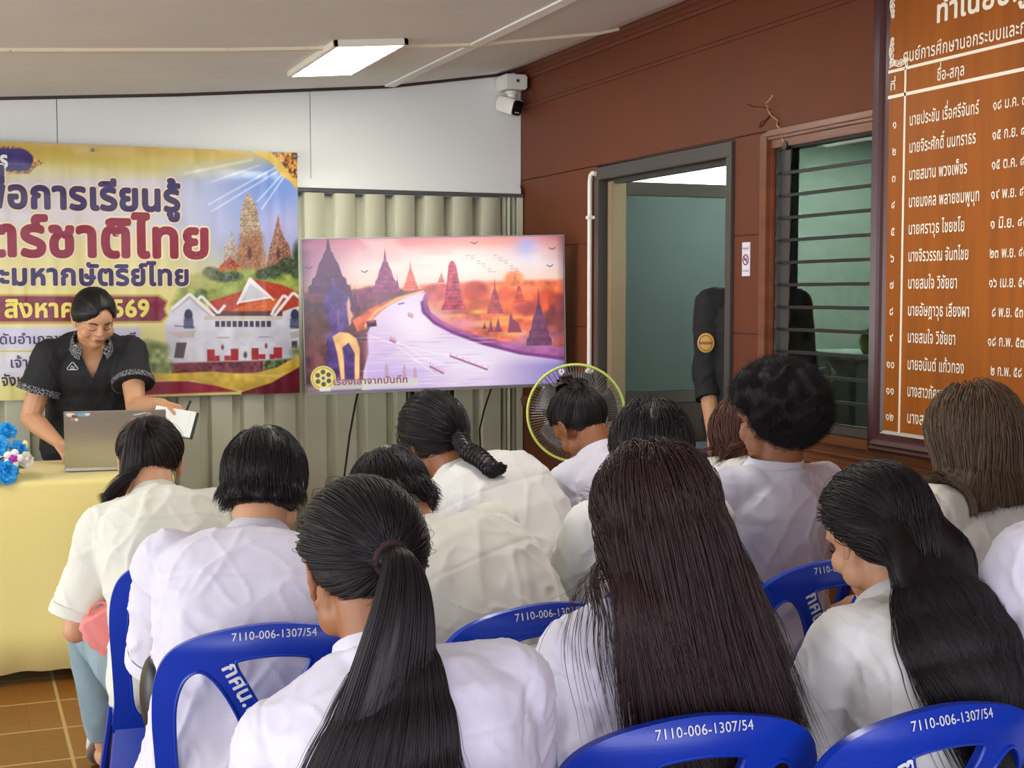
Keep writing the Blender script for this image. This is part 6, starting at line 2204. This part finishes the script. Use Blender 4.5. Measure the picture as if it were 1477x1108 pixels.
M['polo_trim'] = trim_mat()
GRP = None
PEOPLE = [
    dict(id='P1', label='person in white shirt with a long black ponytail in a brown hair tie', head=(0.514, 1.850, 1.068), scale=0.93, yaw=-14, hy=3, hp=22, hr=-2, a1=14, laz=30, shrug=-.022, ws=.165, girth=1.04, seed=1, skin='skin_c', shirt='shirt_a', sleeve=.92, sl_r=(.072, .074), svoxel=.0055, wr=.8,
         hair=dict(style='tie', tie=(.004, -.110, -.006), pull=(-.22, .06, 0), len=.56, spread=.20, grav=.24, tie_r=.016, band='tie_brown', n=8000, rad=.0006, thick=.016, col='black', stray=260, guides=420), chair=0),
    dict(id='P2', label='person in white shirt with long loose dark reddish brown hair down the back', head=(1.010, 1.924, 1.089), scale=0.91, yaw=-8, hy=-4, hp=20, a1=12, laz=0, ws=.138, shrug=-.042, seed=2, skin='skin_a', shirt='shirt_a', sleeve=.62, sl_r=(.072, .076), svoxel=.0055, wr=.8,
         hair=dict(style='long', len=.66, n=9000, rad=.0006, thick=.026, col='redbrown', back=1.0, pull=(.22, -.10, 0), ragged=.38, clump=.10, stray=300, guides=520, low=.0), chair=0, armL=((-.22, .30, -.92), (.25, .92, .10))),
    dict(id='P3', label='person in white shirt with very long straight black hair tucked behind the ear', head=(1.465, 1.976, 1.032), scale=0.91, yaw=6, hy=6, hp=24, a1=12, laz=-8, ws=.150, shrug=-.012, seed=3, skin='skin_b', shirt='shirt_b', sleeve=.70, sl_r=(.074, .080), svoxel=.0055, wr=1.0,
         hair=dict(style='long', len=.80, tuck=1, gather=.85, n=10500, rad=.0006, thick=.018, col='black', back=2.6, ragged=.10, clump=.06, sleek=1, pull=(-.06, .0, 0), stray=160, guides=520), chair=0),
    dict(id='P4', label='person in white shirt with short black hair, head turned to the screen', head=(0.601, 2.936, 1.040), scale=0.96, yaw=-14, hy=-24, hp=22, a1=14, laz=-6, ws=.180, girth=1.10, seed=4, skin='skin_b', shirt='shirt_a', sleeve=.92, sl_r=(.078, .080), wr=1.1, svoxel=.006,
         hair=dict(style='short', len=.074, n=7000, rad=.0006, thick=.015, col='black', lift=.06, jit=.03, gr=.007, low=-.004), chair=0),
    dict(id='P5', label='person in white shirt and pale jeans with a dark ponytail, beside the yellow table', head=(0.470, 3.815, 0.989), scale=0.93, yaw=-8, hy=2, hp=38, hr=4, a1=20, laz=14, ws=.150, seed=5, skin='skin_b', shirt='shirt_c', sleeve=.86, sl_r=(.072, .080), wr=1.1, pants='jeans_pale', shoe='shoe_white', svoxel=.0065,
         hair=dict(style='tie', tie=(-.022, -.090, .055), len=.27, spread=.12, grav=.34, tie_r=.011, n=5000, rad=.0008, thick=.018, col='dark', stray=160, pull=(-.10, -.02, 0)), chair=0, heel=38, kneeL=(0.323, 4.047, 0.532), ankleL=(0.378, 4.207, .11), cuff=.062,
         armL=((-.28, -.02, -.96), (.45, .85, .10))),
    dict(id='P6', label='person in white shirt with short black hair bent low over the lap', head=(0.904, 3.005, 0.974), scale=0.97, yaw=6, hy=14, hp=46, a1=22, laz=30, ws=.175, girth=1.08, seed=6, skin='skin_a', shirt='shirt_c', sleeve=.92, sl_r=(.076, .078), wr=1.2, svoxel=.006,
         hair=dict(style='short', len=.070, n=6500, rad=.0006, thick=.014, col='black', lift=.05, jit=.03, gr=.007), chair=0),
    dict(id='P7', label='person in white shirt with a black French braid curled at its end', head=(1.280, 3.829, 1.024), scale=1.02, yaw=2, hy=14, hp=26, hr=-8, a1=16, laz=26, ws=.175, girth=1.16, seed=7, skin='skin_c', shirt='shirt_b', sleeve=1.55, sl_r=(.074, .066), wr=.8,
         hair=dict(style='braid', tie=(.014, -.096, -.030), side=-.035, len=.17, n=4500, rad=.0008, thick=.020, col='black', pull=(.06, -.05, 0), stray=160, steps=24), chair=0),
    dict(id='P8', label='person in white shirt with black hair pinned up by a dark claw clip', head=(1.802, 3.945, 1.038), scale=0.91, yaw=4, hy=12, hp=42, hr=-8, a1=8, laz=24, ws=.150, seed=8, skin='skin_c', shirt='shirt_a', sleeve=1.35, sl_r=(.070, .062), wr=1.3, pants='jeans_teal',
         hair=dict(style='clip', tie=(.0, -.080, .082), bun=(0, -.092, .088, .030), claw=(0, -.062, .130), n=3500, rad=.0009, thick=.018, col='black'), chair=0, armL=((-.16, .22, -.95), (.55, .82, .02))),
    dict(id='P9', label='person with straight black hair sitting in front of the doorway', head=(1.476, 2.838, 1.083), scale=0.90, yaw=-4, hy=-6, hp=14, a1=8, laz=0, ws=.165, seed=9, skin='skin_b', shirt='shirt_b', sleeve=.9,
         hair=dict(style='long', len=.42, n=4500, rad=.0008, thick=.022, col='black', back=.7, clump=.05, sleek=1), chair=0),
    dict(id='P10', label='person in white shirt with a round black curly afro', head=(1.906, 2.994, 1.130), scale=0.94, yaw=8, hy=17, hp=4, a1=8, laz=6, ws=.185, girth=1.06, seed=10, skin='skin_c', shirt='shirt_a', sleeve=.88, sl_r=(.074, .078), svoxel=.006,
         hair=dict(style='afro', len=.058, n=20000, rad=.0005, thick=.02, col='curly', clump=.0, jit=.2, gr=.007, guides=700, voxel=.007, smooth=14), chair=0),
    dict(id='P11', label='person with long auburn hair over a cream blouse, beyond the curly head', head=(2.256, 3.708, 1.002), scale=0.95, yaw=2, hy=24, hp=24, a1=8, laz=-32, ws=.150, seed=11, skin='skin_b', shirt='shirt_c', sleeve=.9,
         hair=dict(style='long', len=.42, n=3500, rad=.0009, thick=.024, col='auburn', back=.2, ragged=.3, clump=.16), chair=0),
    dict(id='P12', label='person in white shirt with straight brown hair cut at the shoulders', head=(2.073, 2.441, 1.127), scale=0.92, yaw=10, hy=12, hp=26, hr=-4, a1=10, laz=10, ws=.165, girth=1.02, seed=12, skin='skin_b', shirt='shirt_c', sleeve=.9, sl_r=(.074, .078), svoxel=.006,
         hair=dict(style='long', len=.36, n=8000, rad=.0007, thick=.024, col='brown', back=.25, ragged=.08, clump=.07, guides=420), chair=0),
    dict(id='P13', label='person in white shirt cut off by the picture edge beside the very long hair', head=(1.848, 1.851, 1.118), scale=1.0, yaw=4, hy=0, hp=16, a1=8, laz=-60, ws=.175, girth=1.08, seed=13, skin='skin_a', shirt='shirt_a', sleeve=.9, sl_r=(.076, .080),
         hair=dict(style='short', len=.09, n=2500, rad=.0009, thick=.018, col='black'), chair=0),
]
chair_labels = dict(P1='blue plastic chair under the person with the long ponytail', P2='blue plastic chair under the person with loose reddish brown hair', P3='blue plastic chair under the person with very long straight black hair',
                    P4='blue plastic chair with lettering under the short haired person turned to the screen', P5='blue plastic chair under the person in pale jeans by the yellow table', P6='blue plastic chair under the short haired person bent low',
                    P7='blue plastic chair under the person with the French braid', P8='blue plastic chair under the person with the claw clip', P9='blue plastic chair under the black haired person before the doorway',
                    P10='blue plastic chair under the person with the curly afro', P11='blue plastic chair under the person with long auburn hair', P12='blue plastic chair under the person with shoulder length brown hair', P13='blue plastic chair under the person cut off by the picture edge')
CHAIR_AT = dict(P5=(0.538, 3.521), P4=(0.552, 2.765), P6=(1.021, 2.732), P7=(1.283, 3.771), P10=(1.794, 2.898), P2=(0.98, 2.00), P3=(1.295, 1.91))
for c in PEOPLE:
    c['chair_at'] = CHAIR_AT.get(c['id'])
    make_person(c)
    ps = c['_ps']
    yw = c.get('cyaw', c['yaw'] * .5)
    f = np.array([-math.sin(R_(yw)), math.cos(R_(yw))])
    q = ps.P0[:2] + f * .11
    if c['id'] in CHAIR_AT: q = CHAIR_AT[c['id']]
    put_chair(q[0], q[1], yw, chair_labels[c['id']])

# ------------------------------------------------------------------ the presenter at the table and the man in the doorway
from mathutils.bvhtree import BVHTree
STANDING = [
    dict(id='W', stand=1, label='woman in black polo shirt bending over the laptop behind the table', head=(.536, 6.125, 1.347), scale=.98, yaw=182, hy=192, hp=30, hr=2, a1=6, laz=-4, pelvis_z=.80, face=1.10, ws=.172, girth=1.12, arm=1.14, seed=21, skin='skin_b', shirt='polo', wr=.7,
         sleeve=.60, sl_r=(.076, .086), trim=1, vneck=.100, gap=.62, collar_r=(.076, .076), voxel=.0042, cuff=.075,
         armR=((.30, -.02, -.95), (-.42, .86, -.40)), armL=((.02, .55, -.83), (-.30, .95, .12)), handR=((-.35, .85, -.40), (0, -.3, -.95), (.30, .34, .38, .42)), handL=((-.55, .80, -.15), (.2, -.35, -.92), (.55, .62, .66, .70)),
         hair=dict(style='clip', tie=(0, -.108, -.020), bun=(0, -.118, -.022, .036), n=6000, rad=.0007, thick=.012, col='black', low=0, part_at=-.024)),
    dict(id='M', stand=1, label='man in black uniform with a gold sleeve badge half hidden by the door jamb', head=(3.150, 5.13, 1.600), scale=1.05, yaw=168, hy=160, hp=4, a1=2, laz=0, pelvis_z=.90, ws=.178, girth=1.06, seed=22, skin='skin_b', shirt='uniform', open_eyes=1, voxel=.0045,
         sleeve=1.40, sl_r=(.070, .062), cuff=.075, armL=((-.10, .05, -.99), (.1, .2, -.97)), armR=((.06, .04, -.99), (.04, .42, -.90)), handL=((.06, .2, -.97), (.96, 0, .1), (.4, .45, .5, .5)), handR=((-.04, .24, -.97), (-.85, -.40, .10), (.50, .56, .62, .68)),
         hair=dict(style='short', len=.05, n=3000, rad=.0009, thick=.010, col='black', lift=.05)),
]
for c in STANDING:
    make_person(c)


def on_shirt(c, p, d):
    me = c['_shirt'].data; base = c['_base']
    t = BVHTree.FromPolygons([v.co.copy() for v in me.vertices], [tuple(f.vertices) for f in me.polygons])
    hit = t.ray_cast(Vector(p - base + d * .5), Vector(-d))
    if hit[0] is None: return None
    return np.array(hit[0]), np.array(hit[1])


M['badge_silver'] = mat('badge_silver', (206, 208, 206), .35); M['badge_gold'] = mat('badge_gold', (196, 150, 58), .45); M['badge_red'] = mat('badge_red', (120, 44, 40), .5)
for c in STANDING:
    if '_ps' not in c: continue
    ps = c['_ps']; body = c['_body']
    if c['id'] == 'W':
        r = on_shirt(c, ps.B(.74) + ps.right * .085, ps.fwd)
        if r:
            p, n = r; u = nrm(np.cross([0, 0, 1.0], n)); v = np.cross(n, u); q = lambda a, b, o=.003: p + u * a + v * b + n * o
            tri_ = [(-.020, -.013), (-.023, -.008), (-.003, .018), (.003, .018), (.023, -.008), (.020, -.013)]
            mb = MB().tube([q(*t) for t in tri_] + [q(*tri_[0])], .0022, 6, False)
            mb.tube([q(-.008, -.004), q(-.002, .004), q(.003, -.004), q(.009, -.001)], .0026, 6).tube([q(-.010, -.009), q(.010, -.009)], .0016, 6)
            mb.build('chest_badge', M['badge_silver'], c['_shirt'], smooth=60)
        E, W = c['_arms'][-1][1:]
        hd = nrm(ps.Y @ np.array(c['handL'][0]))
        c['_grip'] = W + hd * .10
    else:
        S, E, W = c['_arms'][1]
        d = nrm(ps.right * .50 + ps.fwd * .85)
        r = on_shirt(c, S + (E - S) * .52, d)
        if r:
            p, n = r; u = nrm(np.cross([0, 0, 1.0], n)); v = np.cross(n, u)
            mb = MB().rings([[p + n * o + u * rr_ * math.cos(a) + v * rr_ * 1.15 * math.sin(a) for a in [2 * math.pi * j / 28 for j in range(28)]] for o, rr_ in ((-.004, .036), (.003, .036), (.0045, .033))])
            bd = mb.build('sleeve_badge', M['badge_gold'], c['_shirt'], smooth=40)
            mb = MB().tube([p + n * .0048 + u * .028 * math.cos(a) + v * .032 * math.sin(a) for a in [2 * math.pi * j / 24 for j in range(25)]], .0016, 5, False)
            for k in range(-3, 4):
                mb.ell(p + n * .005 + u * k * .008 + v * .003, (.003, .003, .003), 6, 5)
            mb.hexa([p + n * o + u * a + v * b for o in (.0044, .0056) for a, b in ((-.028, -.006), (.028, -.006), (.028, -.001), (-.028, -.001))])
            mb.build('badge_motif', M['badge_red'], bd)

# ------------------------------------------------------------------ small things held or left about
nb = empty('notebook', (0, 0, 0), 'open white notebook with a black cover held above the laptop by the woman', 'notebook')
g = STANDING[0].get('_grip', np.array([.78, 5.86, 1.0]))
nb.location = (g[0] - .030, g[1] - .045, g[2] - .052)
nb.rotation_euler = (R_(46), R_(10), R_(-16))
MB().box(-.085, .092, -.070, .070, -.004, -.001).build('cover', M['black'], nb, bevel=0.001)
MB().box(-.083, .080, -.067, .067, -.001, .006).build('page_block', M['paper'], nb)
MB().box(.060, .0615, -.067, .067, .0060, .0064).build('ruled_margin', M['batten'], nb)
pn = tag(MB().tube([(g[0] + .028, g[1] - .01, g[2] - .012), (g[0] + .050, g[1] + .015, g[2] + .028)], [.0045, .005], 10).build('pen', M['black'], None, smooth=50), 'black pen between the fingers of the woman at the laptop', 'pen')

bk = empty('booklet', (.935, 2.275, .735), 'open white booklet on the lap of the person with reddish brown hair', 'booklet')
bk.rotation_euler = (R_(22), R_(-6), R_(12))
for sd in (-1, 1):
    G = []
    for i in range(8):
        x = sd * .148 * i / 7
        for y in (-.105, .105):
            G.append((x, y, .010 * math.sin(math.pi * (i / 7) ** .6)))
    o = MB().add(G, [(2 * i, 2 * i + 1, 2 * i + 3, 2 * i + 2) for i in range(7)]).build('page', M['paper'], bk, smooth=60)
    md = o.modifiers.new('thickness', 'SOLIDIFY'); md.thickness = .003
mb = MB()
for k in range(9):
    mb.box(-.13, -.03 - (k % 3) * .02, .08 - k * .019, .083 - k * .019, .0115, .0118)
mb.build('printed_line', M['sign_ink'], bk)
p8 = [c for c in PEOPLE if c['id'] == 'P8'][0]
if '_ps' in p8:
    ps8 = p8['_ps']; kn = (p8['_hips'][-1][1] + p8['_hips'][1][1]) / 2 * .6 + ps8.P0 * .4
    sh = MB().add([(-.15, -.1, 0), (.15, -.1, 0), (.15, .1, .004), (-.15, .1, .004), (0, -.1, .006), (0, .1, .010)], [(0, 4, 5, 3), (4, 1, 2, 5)]).build('paper_sheet', M['paper'], None)
    sh.location = (kn[0] - .10, kn[1] + .02, .605); sh.rotation_euler = (R_(8), 0, R_(10))
    md = sh.modifiers.new('thickness', 'SOLIDIFY'); md.thickness = .0015
    tag(sh, 'white worksheet on the teal jeans of the person with the claw clip', 'paper')

# pink pouch on the thigh of the girl beside the table
M['pink'] = mat('pink_knit', (232, 140, 136), .85, bump=.2, bscale=260)
pp = empty('pink_pouch', (.338, 3.60, .575), 'pink ribbed cloth pouch hanging beside the pale jeans', 'pouch')
rr = []
for i in range(13):
    z = .085 - .17 * i / 12; w_ = .055 + .012 * math.sin(i * .5) + (.006 if i % 2 else 0); t_ = .022 + .016 * math.sin(math.pi * i / 12)
    sw = .022 * math.sin(i / 12 * 2.2)
    rr.append([(sw + w_ * math.copysign(abs(math.cos(a)) ** .7, math.cos(a)), t_ * math.copysign(abs(math.sin(a)) ** .8, math.sin(a)) * (1 + .10 * math.sin(9 * a)), z + .012 * math.cos(a)) for a in [2 * math.pi * j / 32 for j in range(32)]])
MB().rings(rr).build('pouch_body', M['pink'], pp, smooth=50)
MB().tube([(-.03, .005, .085), (-.015, .012, .098), (.0, .014, .102), (.015, .012, .098), (.03, .005, .085)], .004, 8).build('drawstring', M['pink'], pp, smooth=60)
pp.rotation_euler = (R_(6), R_(-18), R_(10))

bg = empty('shoulder_bag', (.338, 2.74, .665), 'black bag hanging at the left post of the lettered chair', 'bag')
rr = []
for i in range(9):
    q = math.pi * i / 8
    rr.append([(.026 * math.sin(q) ** .6 * math.cos(a) if 0 < i < 8 else .002 * math.cos(a), -.062 * math.cos(q) , .080 * (math.sin(q) ** .6 if 0 < i < 8 else .03) * math.sin(a)) for a in [2 * math.pi * j / 24 for j in range(24)]])
MB().rings(rr).build('bag_body', M['black'], bg, smooth=60)
